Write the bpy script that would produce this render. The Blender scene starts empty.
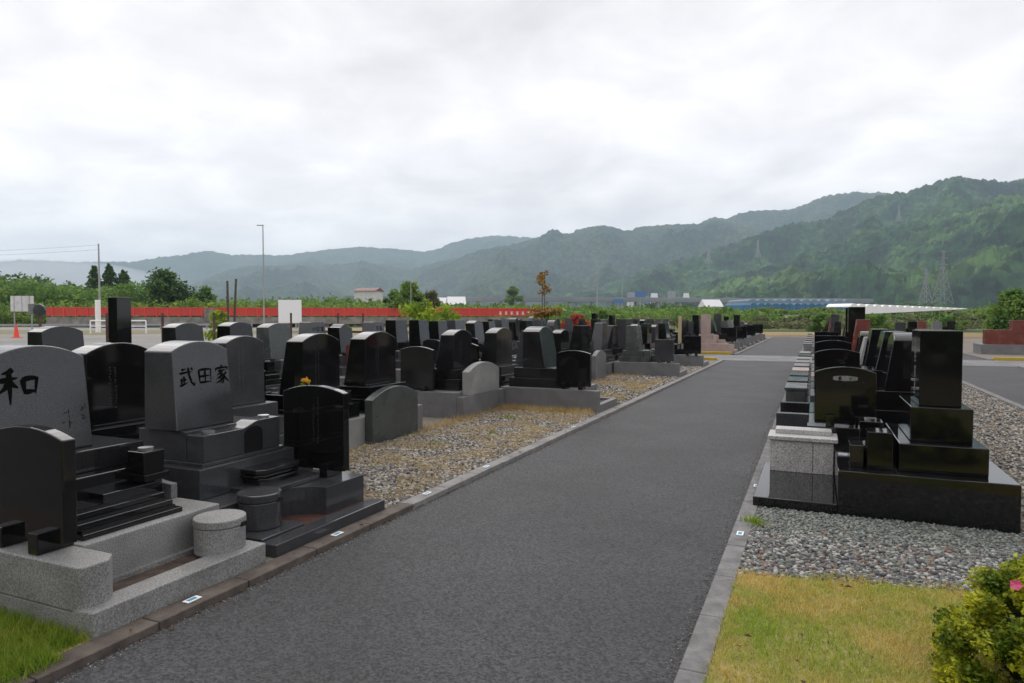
import bpy, bmesh, math, random
import numpy as np
from mathutils import Vector, Matrix, noise
random.seed(7); rng = np.random.default_rng(7)
PI = math.pi
scene = bpy.context.scene
C = scene.collection

# ------------------------------------------------------------------ camera
CAMH = 1.55
F = 683.0; HZ = 318.0; VX = 814.0; W0, H0 = 1024, 683
PITCH = math.atan((H0/2-HZ)/F)
YAW = math.atan((VX-512)/math.hypot(F, H0/2-HZ))
cam = bpy.data.cameras.new('camera'); cam_o = bpy.data.objects.new('camera', cam); C.objects.link(cam_o)
cam.sensor_width = 36; cam.lens = 36*F/1024
cam_o.location = (0, 0, CAMH); cam_o.rotation_euler = (PI/2-PITCH, 0, YAW)
cam.clip_start = 0.05; cam.clip_end = 40000
scene.camera = cam_o
_cp, _sp, _cy, _sy = math.cos(PITCH), math.sin(PITCH), math.cos(YAW), math.sin(YAW)
_fw = Vector((-_sy*_cp, _cy*_cp, -_sp)); _rt = Vector((_cy, _sy, 0)); _up = Vector((-_sy*_sp, _cy*_sp, _cp))
def sight(px, py):
    return _fw + _rt*((px-512)/F) + _up*((H0/2-py)/F)
def at(px, R):
    """ground point at depth R metres in the compass direction of a photo column"""
    d = sight(px, HZ); k = R/(d.x*_fw.x+d.y*_fw.y+d.z*_fw.z)
    return d.x*k, d.y*k
def zat(py, R):
    """height of something seen on a photo row at depth R"""
    return CAMH + (HZ-py)/F*R
def ycol(px, X):
    d = sight(px, 330); return d.y*X/d.x

# ------------------------------------------------------------------ materials
def mat(name, col, rough=.6, spec=.5, var=None, vscale=4., bump=0., bscale=60., metal=0., island=0., coord='Object', detail=5., stops=(.35,.65)):
    m = bpy.data.materials.new(name); m.use_nodes = True; nt = m.node_tree; N = nt.nodes; L = nt.links
    b = N['Principled BSDF']; b.inputs['Roughness'].default_value = rough; b.inputs['Metallic'].default_value = metal
    b.inputs['Specular IOR Level'].default_value = spec
    tc = N.new('ShaderNodeTexCoord'); out = None
    if var is not None:
        n = N.new('ShaderNodeTexNoise'); n.inputs['Scale'].default_value = vscale; n.inputs['Detail'].default_value = detail
        n.inputs['Roughness'].default_value = .65
        L.new(tc.outputs[coord], n.inputs['Vector'])
        r = N.new('ShaderNodeValToRGB'); r.color_ramp.elements[0].position = stops[0]; r.color_ramp.elements[1].position = stops[1]
        r.color_ramp.elements[0].color = (*col, 1); r.color_ramp.elements[1].color = (*var, 1)
        L.new(n.outputs['Fac'], r.inputs['Fac']); out = r.outputs['Color']
    if island > 0:
        g = N.new('ShaderNodeNewGeometry'); mr = N.new('ShaderNodeMapRange')
        mr.inputs['To Min'].default_value = 1-island; mr.inputs['To Max'].default_value = 1+island
        L.new(g.outputs['Random Per Island'], mr.inputs['Value'])
        h = N.new('ShaderNodeHueSaturation')
        if out: L.new(out, h.inputs['Color'])
        else: h.inputs['Color'].default_value = (*col, 1)
        L.new(mr.outputs['Result'], h.inputs['Value']); out = h.outputs['Color']
    if out: L.new(out, b.inputs['Base Color'])
    else: b.inputs['Base Color'].default_value = (*col, 1)
    if bump > 0:
        n2 = N.new('ShaderNodeTexNoise'); n2.inputs['Scale'].default_value = bscale; n2.inputs['Detail'].default_value = 4
        L.new(tc.outputs[coord], n2.inputs['Vector'])
        bp = N.new('ShaderNodeBump'); bp.inputs['Strength'].default_value = bump; bp.inputs['Distance'].default_value = .01
        L.new(n2.outputs['Fac'], bp.inputs['Height']); L.new(bp.outputs['Normal'], b.inputs['Normal'])
    return m

def granite(name, dark, light, rough, scale=260, stain=.0, spec=.5):
    m = mat(name, dark, rough, spec, var=light, vscale=scale, detail=2, stops=(.38, .64))
    nt = m.node_tree; N = nt.nodes; L = nt.links; b = N['Principled BSDF']
    # weathering: broad, soft variation in tone, and a little unevenness of polish
    tc = [n for n in N if n.type == 'TEX_COORD'][0]
    n = N.new('ShaderNodeTexNoise'); n.inputs['Scale'].default_value = 3.5; n.inputs['Detail'].default_value = 6
    L.new(tc.outputs['Object'], n.inputs['Vector'])
    src = b.inputs['Base Color'].links[0].from_socket
    mx = N.new('ShaderNodeMixRGB'); mx.blend_type = 'MULTIPLY'; mx.inputs['Fac'].default_value = 1
    mr = N.new('ShaderNodeMapRange'); mr.inputs['From Min'].default_value = .3; mr.inputs['From Max'].default_value = .7
    mr.inputs['To Min'].default_value = 1-stain; mr.inputs['To Max'].default_value = 1+stain*.3
    L.new(n.outputs['Fac'], mr.inputs['Value']); L.new(src, mx.inputs['Color1']); L.new(mr.outputs['Result'], mx.inputs['Color2'])
    L.new(mx.outputs['Color'], b.inputs['Base Color'])
    mr2 = N.new('ShaderNodeMapRange'); mr2.inputs['From Min'].default_value = .3; mr2.inputs['From Max'].default_value = .75
    mr2.inputs['To Min'].default_value = rough*.8; mr2.inputs['To Max'].default_value = rough*1.5
    L.new(n.outputs['Fac'], mr2.inputs['Value']); L.new(mr2.outputs['Result'], b.inputs['Roughness'])
    return m

M = {}
M['black'] = granite('polished_black_granite', (.004,.004,.0045), (.013,.013,.014), .055, 300, .2)
M['black2'] = granite('worn_black_granite', (.009,.009,.010), (.026,.026,.028), .10, 260, .3)
M['dgrey'] = granite('dark_grey_granite', (.028,.029,.033), (.072,.074,.081), .14, 240, .25)
M['ggrey'] = granite('green_grey_granite', (.035,.042,.040), (.085,.097,.092), .25, 240, .25)
M['mgrey'] = granite('mid_grey_granite', (.10,.10,.102), (.23,.23,.235), .42, 230, .28)
M['lgrey'] = granite('light_grey_granite', (.15,.15,.147), (.38,.38,.37), .55, 150, .3)
M['pale'] = granite('pale_speckled_granite', (.27,.265,.26), (.66,.65,.64), .45, 110, .15)
M['pink'] = granite('pink_granite', (.28,.20,.18), (.46,.36,.33), .4, 160, .2)
M['red'] = granite('red_granite', (.10,.022,.016), (.22,.055,.042), .22, 160, .2)
M['ink'] = mat('ink_lettering', (.003,.003,.003), .8, .08)
M['pale_ink'] = mat('pale_lettering', (.11,.11,.11), .7)
M['steel'] = mat('stainless_steel', (.75,.75,.76), .28, metal=1.)
M['soil'] = mat('bed_soil', (.05,.034,.026), .95, var=(.11,.08,.062), vscale=14, bump=.6, bscale=90)
M['redsoil'] = mat('red_bed_gravel', (.045,.016,.012), .9, var=(.085,.032,.024), vscale=30, bump=.6, bscale=120)
M['concrete'] = mat('concrete', (.17,.165,.155), .85, var=(.27,.265,.25), vscale=3, bump=.3, bscale=120)
M['kerb_l'] = mat('kerb_concrete_brown', (.060,.046,.038), .85, var=(.135,.112,.095), vscale=5, bump=.4, bscale=90)
M['kerb_r'] = mat('kerb_concrete_grey', (.12,.115,.116), .85, var=(.22,.212,.212), vscale=9, bump=.4, bscale=90)
M['kerb_p'] = mat('kerb_concrete_pale', (.16,.155,.15), .85, var=(.26,.25,.24), vscale=5, bump=.4, bscale=90)
M['white'] = mat('white_paint', (.84,.84,.84), .5)
M['offwhite'] = mat('weathered_white', (.5,.5,.49), .7, var=(.66,.66,.65), vscale=1.5)
M['blue'] = mat('blue_print', (.05,.28,.42), .5)
M['bark'] = mat('bark', (.06,.045,.032), .9, var=(.12,.09,.07), vscale=9, bump=.5)
M['metalpost'] = mat('galvanised_steel', (.32,.33,.34), .5, metal=.4)
M['rust'] = mat('rusty_post', (.07,.035,.03), .8, var=(.13,.07,.055), vscale=6)
M['railred'] = mat('red_bridge_paint', (.72,.05,.03), .5, var=(.60,.05,.035), vscale=.6)
M['oldconc'] = mat('weathered_concrete', (.13,.12,.105), .9, var=(.30,.28,.25), vscale=.7, detail=8)
M['cone'] = mat('orange_plastic', (.85,.06,.03), .45)
M['yellow'] = mat('yellow_paint', (.50,.36,.03), .6, var=(.40,.27,.03), vscale=3)

# leaves ---------------------------------------------------------------
def leafmat(name, c1, c2, vscale=.5, island=.35, trans=.25):
    m = mat(name, c1, .65, .3, var=c2, vscale=vscale, island=island, detail=3, stops=(.4,.6))
    nt = m.node_tree; N = nt.nodes; L = nt.links; b = N['Principled BSDF']
    t = N.new('ShaderNodeBsdfTranslucent'); mx = N.new('ShaderNodeMixShader'); mx.inputs['Fac'].default_value = trans
    src = b.inputs['Base Color'].links[0].from_socket
    L.new(src, t.inputs['Color']); L.new(b.outputs[0], mx.inputs[1]); L.new(t.outputs[0], mx.inputs[2])
    L.new(mx.outputs[0], N['Material Output'].inputs['Surface']); return m
M['leaf_dark'] = leafmat('dark_leaves', (.045,.10,.03), (.10,.18,.045), .35, trans=.4)
M['leaf_mid'] = leafmat('mid_leaves', (.085,.18,.035), (.19,.30,.06), .3, trans=.45)
M['leaf_light'] = leafmat('light_leaves', (.12,.22,.035), (.24,.34,.06), .3, trans=.45)
M['leaf_lime'] = leafmat('lime_leaves', (.17,.28,.02), (.30,.40,.03), 1.2, trans=.45)
M['leaf_orange'] = leafmat('orange_leaves', (.24,.12,.03), (.34,.22,.05), 1.)
M['leaf_red'] = leafmat('red_leaves', (.30,.035,.02), (.45,.07,.03), 1.)
M['leaf_grey'] = leafmat('greyish_leaves', (.10,.13,.05), (.20,.20,.10), .5, trans=.4)
M['azalea'] = leafmat('azalea_leaves', (.09,.15,.008), (.50,.50,.03), 7., .4, .35)
M['azalea_shade'] = leafmat('azalea_shaded_leaves', (.018,.035,.006), (.05,.07,.01), 7., .4, .2)  # shade between the leaves, put into a darker copy of the leaf colour
M['straw'] = leafmat('dry_straw', (.42,.29,.11), (.58,.44,.20), 1.5, .3)
M['flowerpink'] = mat('pink_petals', (.88,.16,.36), .5)
M['floweryellow'] = mat('yellow_petals', (.85,.50,.02), .5)

# ------------------------------------------------------------------ mesh building
class MB:
    def __init__(s): s.v = []; s.f = []
    def add(s, vs, fs):
        n = len(s.v); s.v += [tuple(v) for v in vs]; s.f += [tuple(i+n for i in f) for f in fs]; return s
    def box(s, x0, x1, y0, y1, z0, z1):
        return s.add([(x0,y0,z0),(x1,y0,z0),(x1,y1,z0),(x0,y1,z0),(x0,y0,z1),(x1,y0,z1),(x1,y1,z1),(x0,y1,z1)],
                     [(0,3,2,1),(4,5,6,7),(0,1,5,4),(1,2,6,5),(2,3,7,6),(3,0,4,7)])
    def frustum(s, x0, x1, y0, y1, z0, z1, d):
        return s.add([(x0,y0,z0),(x1,y0,z0),(x1,y1,z0),(x0,y1,z0),(x0+d,y0+d,z1),(x1-d,y0+d,z1),(x1-d,y1-d,z1),(x0+d,y1-d,z1)],
                     [(0,3,2,1),(4,5,6,7),(0,1,5,4),(1,2,6,5),(2,3,7,6),(3,0,4,7)])
    def poly(s, pts, z0, z1):
        n = len(pts)
        a = sum(pts[i][0]*pts[(i+1)%n][1]-pts[(i+1)%n][0]*pts[i][1] for i in range(n))
        if a < 0: pts = pts[::-1]
        return s.add([(x,y,z0) for x,y in pts]+[(x,y,z1) for x,y in pts],
                     [tuple(range(n))[::-1], tuple(range(n,2*n))]+[(i,(i+1)%n,n+(i+1)%n,n+i) for i in range(n)])
    def slab(s, pts, back, front):
        """pts = outline in (y,z), counter-clockwise seen from +x; back/front = functions of z giving x"""
        n = len(pts)
        return s.add([(front(z),y,z) for y,z in pts]+[(back(z),y,z) for y,z in pts],
                     [tuple(range(n)), tuple(range(n,2*n))[::-1]]+[(i,n+i,n+(i+1)%n,(i+1)%n) for i in range(n)])
    def cyl(s, x, y, z0, z1, r0, r1=None, n=16):
        return s.tube((x,y,z0), (x,y,z1), r0, r0 if r1 is None else r1, n)
    def tube(s, p0, p1, r0, r1=None, n=8):
        r1 = r0 if r1 is None else r1; p0 = Vector(p0); p1 = Vector(p1); d = (p1-p0).normalized()
        a = d.orthogonal().normalized(); b = d.cross(a)
        vs = [p0+(a*math.cos(2*PI*i/n)+b*math.sin(2*PI*i/n))*r0 for i in range(n)]+[p1+(a*math.cos(2*PI*i/n)+b*math.sin(2*PI*i/n))*r1 for i in range(n)]
        return s.add(vs, [(i,(i+1)%n,n+(i+1)%n,n+i) for i in range(n)]+[tuple(range(n))[::-1], tuple(range(n,2*n))])
    def build(s, name, m, parent=None, bevel=0., seg=2, smooth=False):
        me = bpy.data.meshes.new(name); me.from_pydata(s.v, [], s.f); me.update()
        o = bpy.data.objects.new(name, me); C.objects.link(o)
        me.materials.append(M[m] if isinstance(m, str) else m)
        if parent is not None: o.parent = parent
        if smooth: me.shade_smooth()
        if bevel > 0:
            b = o.modifiers.new('bevel', 'BEVEL'); b.width = bevel; b.segments = seg; b.limit_method = 'ANGLE'; b.angle_limit = math.radians(35)
        return o
def tag(o, label=None, cat=None, group=None, kind=None):
    if label: o['label'] = label
    if cat: o['category'] = cat
    if group: o['group'] = group
    if kind: o['kind'] = kind
    return o
def empty(name, loc, rz=0., label=None, cat=None, group=None):
    o = bpy.data.objects.new(name, None); C.objects.link(o); o.location = loc; o.rotation_euler = (0,0,rz); o.empty_display_size = .1
    return tag(o, label, cat, group)
def struct(o): o['kind'] = 'structure'; return o

def np_mesh(name, V, Fc, m, parent=None, smooth=False):
    """V (n,3) floats, Fc (k, 3 or 4) ints"""
    me = bpy.data.meshes.new(name); k, q = Fc.shape
    me.vertices.add(len(V)); me.vertices.foreach_set('co', np.asarray(V, np.float32).ravel())
    me.loops.add(k*q); me.loops.foreach_set('vertex_index', Fc.astype(np.int32).ravel())
    me.polygons.add(k); me.polygons.foreach_set('loop_start', np.arange(0, k*q, q, dtype=np.int32))
    me.polygons.foreach_set('loop_total', np.full(k, q, np.int32))
    me.update(calc_edges=True); me.materials.append(M[m] if isinstance(m, str) else m)
    if smooth: me.shade_smooth()
    o = bpy.data.objects.new(name, me); C.objects.link(o)
    if parent is not None: o.parent = parent
    return o
def rots(n, flat=None):
    """n random rotation matrices; flat = tilt sigma about z-up"""
    a = rng.uniform(0, 2*PI, n); ca, sa = np.cos(a), np.sin(a)
    t = rng.uniform(0, PI, n) if flat is None else rng.normal(0, flat, n)
    b = rng.uniform(0, 2*PI, n); ax = np.stack([np.cos(b), np.sin(b), np.zeros(n)], 1)
    K = np.zeros((n,3,3)); K[:,0,1] = -ax[:,2]; K[:,0,2] = ax[:,1]; K[:,1,0] = ax[:,2]; K[:,1,2] = -ax[:,0]; K[:,2,0] = -ax[:,1]; K[:,2,1] = ax[:,0]
    R = np.eye(3)[None]+np.sin(t)[:,None,None]*K+(1-np.cos(t))[:,None,None]*(K@K)
    Z = np.zeros((n,3,3)); Z[:,0,0] = ca; Z[:,0,1] = -sa; Z[:,1,0] = sa; Z[:,1,1] = ca; Z[:,2,2] = 1
    return R@Z
def scatter(bv, bf, P, S, R):
    """copies of base mesh bv/bf at P with per-axis scale S and rotation R"""
    bv = np.asarray(bv, float); bf = np.asarray(bf); n = len(P); k = len(bv)
    V = np.einsum('nij,nkj->nki', R, bv[None]*S[:,None,:])+P[:,None,:]
    Fc = bf[None]+(np.arange(n)*k)[:,None,None]
    return V.reshape(-1,3), Fc.reshape(-1, bf.shape[1])
OCT_V = [(1,0,0),(-1,0,0),(0,1,0),(0,-1,0),(0,0,1),(0,0,-1)]
OCT_F = [(0,2,4),(2,1,4),(1,3,4),(3,0,4),(2,0,5),(1,2,5),(3,1,5),(0,3,5)]
_t = (1+5**.5)/2
ICO_V = [tuple(c/1.9021 for c in v) for v in [(-1,_t,0),(1,_t,0),(-1,-_t,0),(1,-_t,0),(0,-1,_t),(0,1,_t),(0,-1,-_t),(0,1,-_t),(_t,0,-1),(_t,0,1),(-_t,0,-1),(-_t,0,1)]]
ICO_F = [(0,11,5),(0,5,1),(0,1,7),(0,7,10),(0,10,11),(1,5,9),(5,11,4),(11,10,2),(10,7,6),(7,1,8),(3,9,4),(3,4,2),(3,2,6),(3,6,8),(3,8,9),(4,9,5),(2,4,11),(6,2,10),(8,6,7),(9,8,1)]
def pebbles(name, label, rects, dens, size, m, ico=False, z=0., flat=.6, keep=None):
    Ps = []
    for (x0,x1,y0,y1) in rects:
        n = int((x1-x0)*(y1-y0)*dens); Ps.append(np.stack([rng.uniform(x0,x1,n), rng.uniform(y0,y1,n), np.zeros(n)], 1))
    P = np.concatenate(Ps)
    if keep is not None: P = P[keep(P[:,0], P[:,1])]
    n = len(P); s = size*rng.uniform(.35, 1.0, n)**1.4*1.75; S = np.stack([s*rng.uniform(.8,1.3,n), s*rng.uniform(.7,1.,n), s*rng.uniform(.45,.75,n)], 1)
    P[:,2] = z+S[:,2]*rng.uniform(.1,.9,n)
    V, Fc = scatter(ICO_V if ico else OCT_V, ICO_F if ico else OCT_F, P, S, rots(n, .35))
    o = np_mesh(name, V, Fc, m); return tag(o, label, 'gravel', kind='stuff')
def pebmat(name, cols, rough=.75):
    m = bpy.data.materials.new(name); m.use_nodes = True; nt = m.node_tree; N = nt.nodes; L = nt.links; b = N['Principled BSDF']
    b.inputs['Roughness'].default_value = rough
    g = N.new('ShaderNodeNewGeometry'); r = N.new('ShaderNodeValToRGB'); r.color_ramp.interpolation = 'CONSTANT'
    e = r.color_ramp.elements
    while len(e) < len(cols): e.new(.5)
    acc = 0; tot = sum(w for _, w in cols)
    for i, (c, w) in enumerate(cols):
        e[i].position = acc/tot; e[i].color = (*c, 1); acc += w
    L.new(g.outputs['Random Per Island'], r.inputs['Fac']); L.new(r.outputs['Color'], b.inputs['Base Color']); return m
M['peb_tan'] = pebmat('river_gravel', [((.34,.31,.26),3),((.21,.20,.185),3.5),((.12,.118,.115),3),((.44,.42,.37),2.5),((.25,.15,.10),1.),((.06,.06,.062),2),((.28,.23,.16),1.5)])
M['peb_grey'] = pebmat('grey_cobble_gravel', [((.17,.17,.165),3),((.10,.10,.105),3),((.055,.055,.06),2.5),((.38,.375,.35),3),((.21,.17,.14),1),((.15,.17,.15),2),((.24,.13,.08),.8)])
M['peb_green'] = pebmat('green_grey_chippings', [((.20,.22,.20),3),((.14,.16,.15),3),((.28,.30,.27),2),((.10,.11,.105),2),((.24,.24,.21),1.5)])

def blades(name, label, pts, hmin, hmax, w, m, lean=.35, cat='grass'):
    """grass: each blade a bent strip of two quads"""
    n = len(pts); h = rng.uniform(hmin, hmax, n)
    bv = [(-.5,0,0),(.5,0,0),(.35,.12,.5),(-.35,.12,.5),(.06,.42,1.),(-.06,.42,1.)]; bf = [(0,1,2,3),(3,2,4,5)]
    V, Fc = scatter(bv, bf, pts, np.stack([np.full(n, w)*rng.uniform(.7,1.3,n), h, h], 1), rots(n, lean))
    return tag(np_mesh(name, V, Fc, m), label, cat, kind='stuff')

def foliage(name, clumps, m, parent=None, leaf=.3, per=60, droop=0.):
    """leaf-sized quads spread through the shell of many clumps: (x,y,z,rx,ry,rz)"""
    cl = np.asarray(clumps, float); n = len(cl)*per
    c = np.repeat(cl, per, 0); d = rng.normal(size=(n,3)); d /= np.linalg.norm(d, axis=1)[:,None]
    rad = rng.uniform(.45, 1.08, n)[:,None]
    P = c[:,:3]+d*rad*c[:,3:6]
    bv = [(-.5,-.3,0),(.5,-.35,.08),(.55,.3,0),(-.45,.35,.1)]; bf = [(0,1,2,3)]
    s = leaf*rng.uniform(.6,1.4,n)
    V, Fc = scatter(bv, bf, P, np.stack([s,s,s],1), rots(n))
    return np_mesh(name, V, Fc, m, parent)

# ------------------------------------------------------------------ brush characters
GLY = {
 '和': [[(38,92),(28,86),(12,82)],[(5,65),(25,68),(47,71)],[(28,90),(28,50),(27,8)],[(26,64),(18,48),(3,36)],[(29,62),(36,54),(47,46)],[(58,67),(60,50),(61,30)],[(57,66),(76,69),(92,68),(86,30)],[(61,35),(74,36),(87,37)]],
 '武': [[(18,88),(30,89),(46,92)],[(6,70),(40,74),(82,78)],[(30,56),(30,36),(29,16)],[(31,38),(38,39),(46,41)],[(15,46),(16,30),(16,17)],[(4,10),(26,16),(52,25)],[(58,98),(62,60),(74,22),(90,6),(92,26)],[(74,95),(80,90),(86,84)]],
 '田': [[(13,82),(14,50),(16,14)],[(13,80),(50,84),(87,82),(84,14)],[(50,80),(50,50),(50,18)],[(17,48),(50,50),(84,51)],[(17,18),(50,19),(83,20)]],
 '家': [[(49,99),(51,94),(54,88)],[(14,84),(13,77),(9,68)],[(14,82),(50,85),(90,85),(82,70)],[(26,68),(50,70),(76,72)],[(52,68),(38,56),(18,48)],[(42,62),(56,46),(58,22),(50,4),(40,12)],[(47,48),(34,36),(12,28)],[(54,36),(38,18),(8,6)],[(78,60),(70,52),(60,46)],[(58,48),(72,28),(94,10)]],
 '小': [[(50,92),(51,50),(50,8),(40,16)],[(28,66),(20,50),(8,34)],[(74,66),(84,52),(92,36)]],
 '墓': [[(10,88),(50,90),(90,88)],[(34,98),(33,80)],[(66,98),(66,80)],[(30,74),(30,52)],[(30,74),(70,74),(70,52)],[(30,63),(70,63)],[(30,52),(70,52)],[(6,42),(94,44)],[(40,50),(24,36),(6,26)],[(60,50),(76,36),(94,28)],[(30,22),(70,24)],[(50,34),(50,6)],[(14,5),(86,6)]],
}
def ribbon(mb, pts, w, place, lift):
    """one brush stroke: a strip whose width swells and thins"""
    P = [Vector((a,b)) for a,b in pts]; Q = []
    for i in range(len(P)-1):
        for k in range(4): Q.append(P[i].lerp(P[i+1], k/4))
    Q.append(P[-1]); n = len(Q); vs = []
    for i, q in enumerate(Q):
        d = (Q[min(i+1,n-1)]-Q[max(i-1,0)]).normalized(); nn = Vector((-d.y, d.x)); t = i/(n-1)
        ww = w*(1.15-.9*t**2 if t > .15 else .7+3*t)
        vs += [place(*(q+nn*ww*.5), lift), place(*(q-nn*ww*.5), lift)]
    mb.add(vs, [(2*i,2*i+1,2*i+3,2*i+2) for i in range(n-1)])
def write(chars, cx, cz, size, xf, parent, m='ink', w=9, vertical=False, gap=1.05, tilt=0):
    """characters on a slab face: local y runs across, z up, xf(z) is the face"""
    mb = MB(); L = 0.002
    for k, ch in enumerate(chars):
        oy = cx+((k-(len(chars)-1)/2)*size*gap if not vertical else 0); oz = cz-((k-(len(chars)-1)/2)*size*gap if vertical else 0)
        def place(a, b, lift, oy=oy, oz=oz):
            z = oz+(b-50)/100*size; return (xf(z)+lift, oy+(a-50)/100*size, z)
        for j, st in enumerate(GLY[ch]): ribbon(mb, st, w, place, L+.00015*j)
    return mb.build('lettering', m, parent)
def scribble(cy, z0, z1, xf, parent, seed, size=.03, cols=2, m='pale_ink', flip=False):
    """tiny engraved columns, too small to read in the photo: short chisel strokes"""
    r = random.Random(seed); mb = MB()
    for c in range(cols):
        z = z1-r.uniform(0,.06)
        while z > z0+r.uniform(0,.08):
            oy = cy+(c-(cols-1)/2)*size*2.2
            for j in range(4):
                a = (r.uniform(10,90), r.uniform(10,90)); b = (a[0]+r.uniform(-50,50), a[1]+r.uniform(-20,20)) if j%2 else (a[0]+r.uniform(-8,8), a[1]-r.uniform(25,60))
                def place(p, q, lift, oy=oy, z=z):
                    zz = z+(q-50)/100*size; return (xf(zz)+(lift if not flip else -lift), oy+(p-50)/100*size, zz)
                ribbon(mb, [a,b], 10, place, .0015+.0001*j)
            z -= size*1.15
    return mb.build('lettering', m, parent)

# ------------------------------------------------------------------ gravestones
def arch_pts(w, wb, z0, z1, rise, n=12, cut=0):
    """outline (y,z): straight sides from wb at foot to w at shoulder, then a shallow arch"""
    pts = [(-wb/2,z0),(wb/2,z0)]; zs = z1-rise
    for i in range(n+1):
        t = i/n; y = w/2*(1-2*t); pts.append((y, zs+rise*(1-(2*t-1)**2)))
    return pts
def headstone(root, kind, xb, t0, t1, w, z0, z1, m, label=None, bevel=.006):
    """kind: arch, flat, round, wave, stele, taper. xb = x of the back face"""
    h = z1-z0
    back = lambda z: xb
    front = lambda z: xb+t0+(t1-t0)*(z-z0)/h
    mb = MB()
    if kind == 'arch': mb.slab(arch_pts(w*.96, w, z0, z1, w*.13), back, front)
    elif kind == 'flat': mb.slab([(-w/2,z0),(w/2,z0),(w*.46,z1),(-w*.46,z1)], back, front)
    elif kind == 'taper': mb.slab([(-w/2,z0),(w/2,z0),(w*.38,z1-.02),(w*.34,z1),(-w*.34,z1),(-w*.38,z1-.02)], back, front)
    elif kind == 'round': mb.slab(arch_pts(w*.9, w*.85, z0, z1, w*.36, 16), back, front)
    elif kind == 'wave':
        pts = [(-w/2,z0),(w/2,z0)]
        for i in range(15):
            t = i/14; pts.append((w/2*(1-2*t)*.98, z1-w*.16+w*.16*math.sin(PI*min(1,max(0,(t*1.5-.25))))**1.3))
        mb.slab(pts, back, front)
    elif kind == 'stele':
        mb.box(xb, xb+t0, -w/2, w/2, z0, z1); front = lambda z: xb+t0
    o = mb.build('headstone', m, root, bevel)
    if label: o['label'] = label
    return o, front, back

def vase_block(root, x, y, z, h, m, s=.085):
    b = MB().box(x-s, x+s, y-s, y+s, z, z+h).build('vase_stand', m, root, .005)
    MB().cyl(x, y, z+h, z+h+.018, .042, .046, 14).build('steel_cup', 'steel', b)

def grave(label, x, y, rz, W=1.15, D=1.75, base='lgrey', stone='black', kind='arch', w=.58, top=1.35, Z0=.33, P1=.2, P2=.2, t0=.3, t1=.22,
          xb=.25, group=None, det=2, side=None, front='low', letters=None, seed=0, back_text=False, backslab=None, soil='soil', pl=None, lsize=.12, cat='grave', front_mat=None):
    """a family grave: granite surround, plinths, headstone, offering table and vases. Local +x is the front"""
    pl = pl or stone
    r = empty('family_grave', (x,y,0), rz, label, cat, group)
    xf = D-.38
    bv = .006 if det > 1 else (.005 if det else 0)
    b = MB()
    b.box(0, xf, -W/2, W/2, -.05, Z0)
    if front == 'low':
        b.box(xf, D, -W/2, -W/2+.12, -.05, Z0-.004)
        b.box(D-.1, D, -W/2+.12, W/2, -.05, .12); b.box(xf, D-.1, W/2-.1, W/2, -.05, .12)
    b.build('surround', base, r, bv)
    if front == 'low':
        MB().box(xf, D-.1, -W/2+.12, W/2-.1, -.05, .085).build('bed', soil, r)
    elif front == 'box':
        MB().box(xf, D, -W/2, W/2, -.05, .10).build('front_step', front_mat or base, r, bv)
        fb = MB().box(D-.32, D-.03, -W/2+.1, W/2-.1, .10, Z0+.06).build('ossuary_cover', front_mat or base, r, bv)
        MB().box(D-.34, D-.01, -W/2+.08, W/2-.08, Z0+.06, Z0+.10).build('cap', front_mat or base, fb, bv)
    z1 = Z0+P1; z2 = z1+P2; hw = w/2
    MB().box(.1, xb+t0+.34, -hw-.14, hw+.14, Z0, z1).build('lower_plinth', pl, r, bv)
    MB().box(.16, xb+t0+.16, -hw-.06, hw+.06, z1, z2).build('upper_plinth', pl, r, bv)
    hs, ff, bb = headstone(r, kind, xb, t0, t1, w, z2, top, stone, bevel=.008 if det > 1 else .005)
    if det > 0:
        xs = xb+t0+.26
        for s in (-1, 1): vase_block(r, xs, s*(hw+.02), z1, .17, pl)
        ot = MB(); ot.box(xb+t0+.34, xf-.06, -.2, .2, Z0, Z0+.09); ot.box(xb+t0+.36, xf-.1, -.16, .16, Z0+.09, Z0+.17)
        ot.build('offering_table', pl, r, bv)
        MB().box(xs-.07, xs+.07, -.11, .11, z1, z1+.14).build('incense_holder', pl, r, bv)
    if backslab:
        bz = backslab[4] if len(backslab) > 4 else -.04
        if bz > 0: MB().box(-.13, -.002, -W/2, W/2, -.05, bz-.002).build('back_ledge', base, r, .006)
        oy = backslab[3] if len(backslab) > 3 else 0
        pp = [(a+oy, b) for a, b in arch_pts(backslab[0], backslab[0], bz, backslab[1], .13)]
        MB().slab(pp, lambda z: -.12, lambda z: -.003).build('back_panel', backslab[2], r, .008)
    if letters: write(letters, 0, z2+(top-z2)*(.78 if rz == 0 else .6), lsize, ff, hs, 'ink' if stone != 'black' else 'pale_ink')
    if back_text: scribble(w*.12, z2+.1, top-.15, bb, hs, seed, .022, 2, flip=True)
    return r

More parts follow.
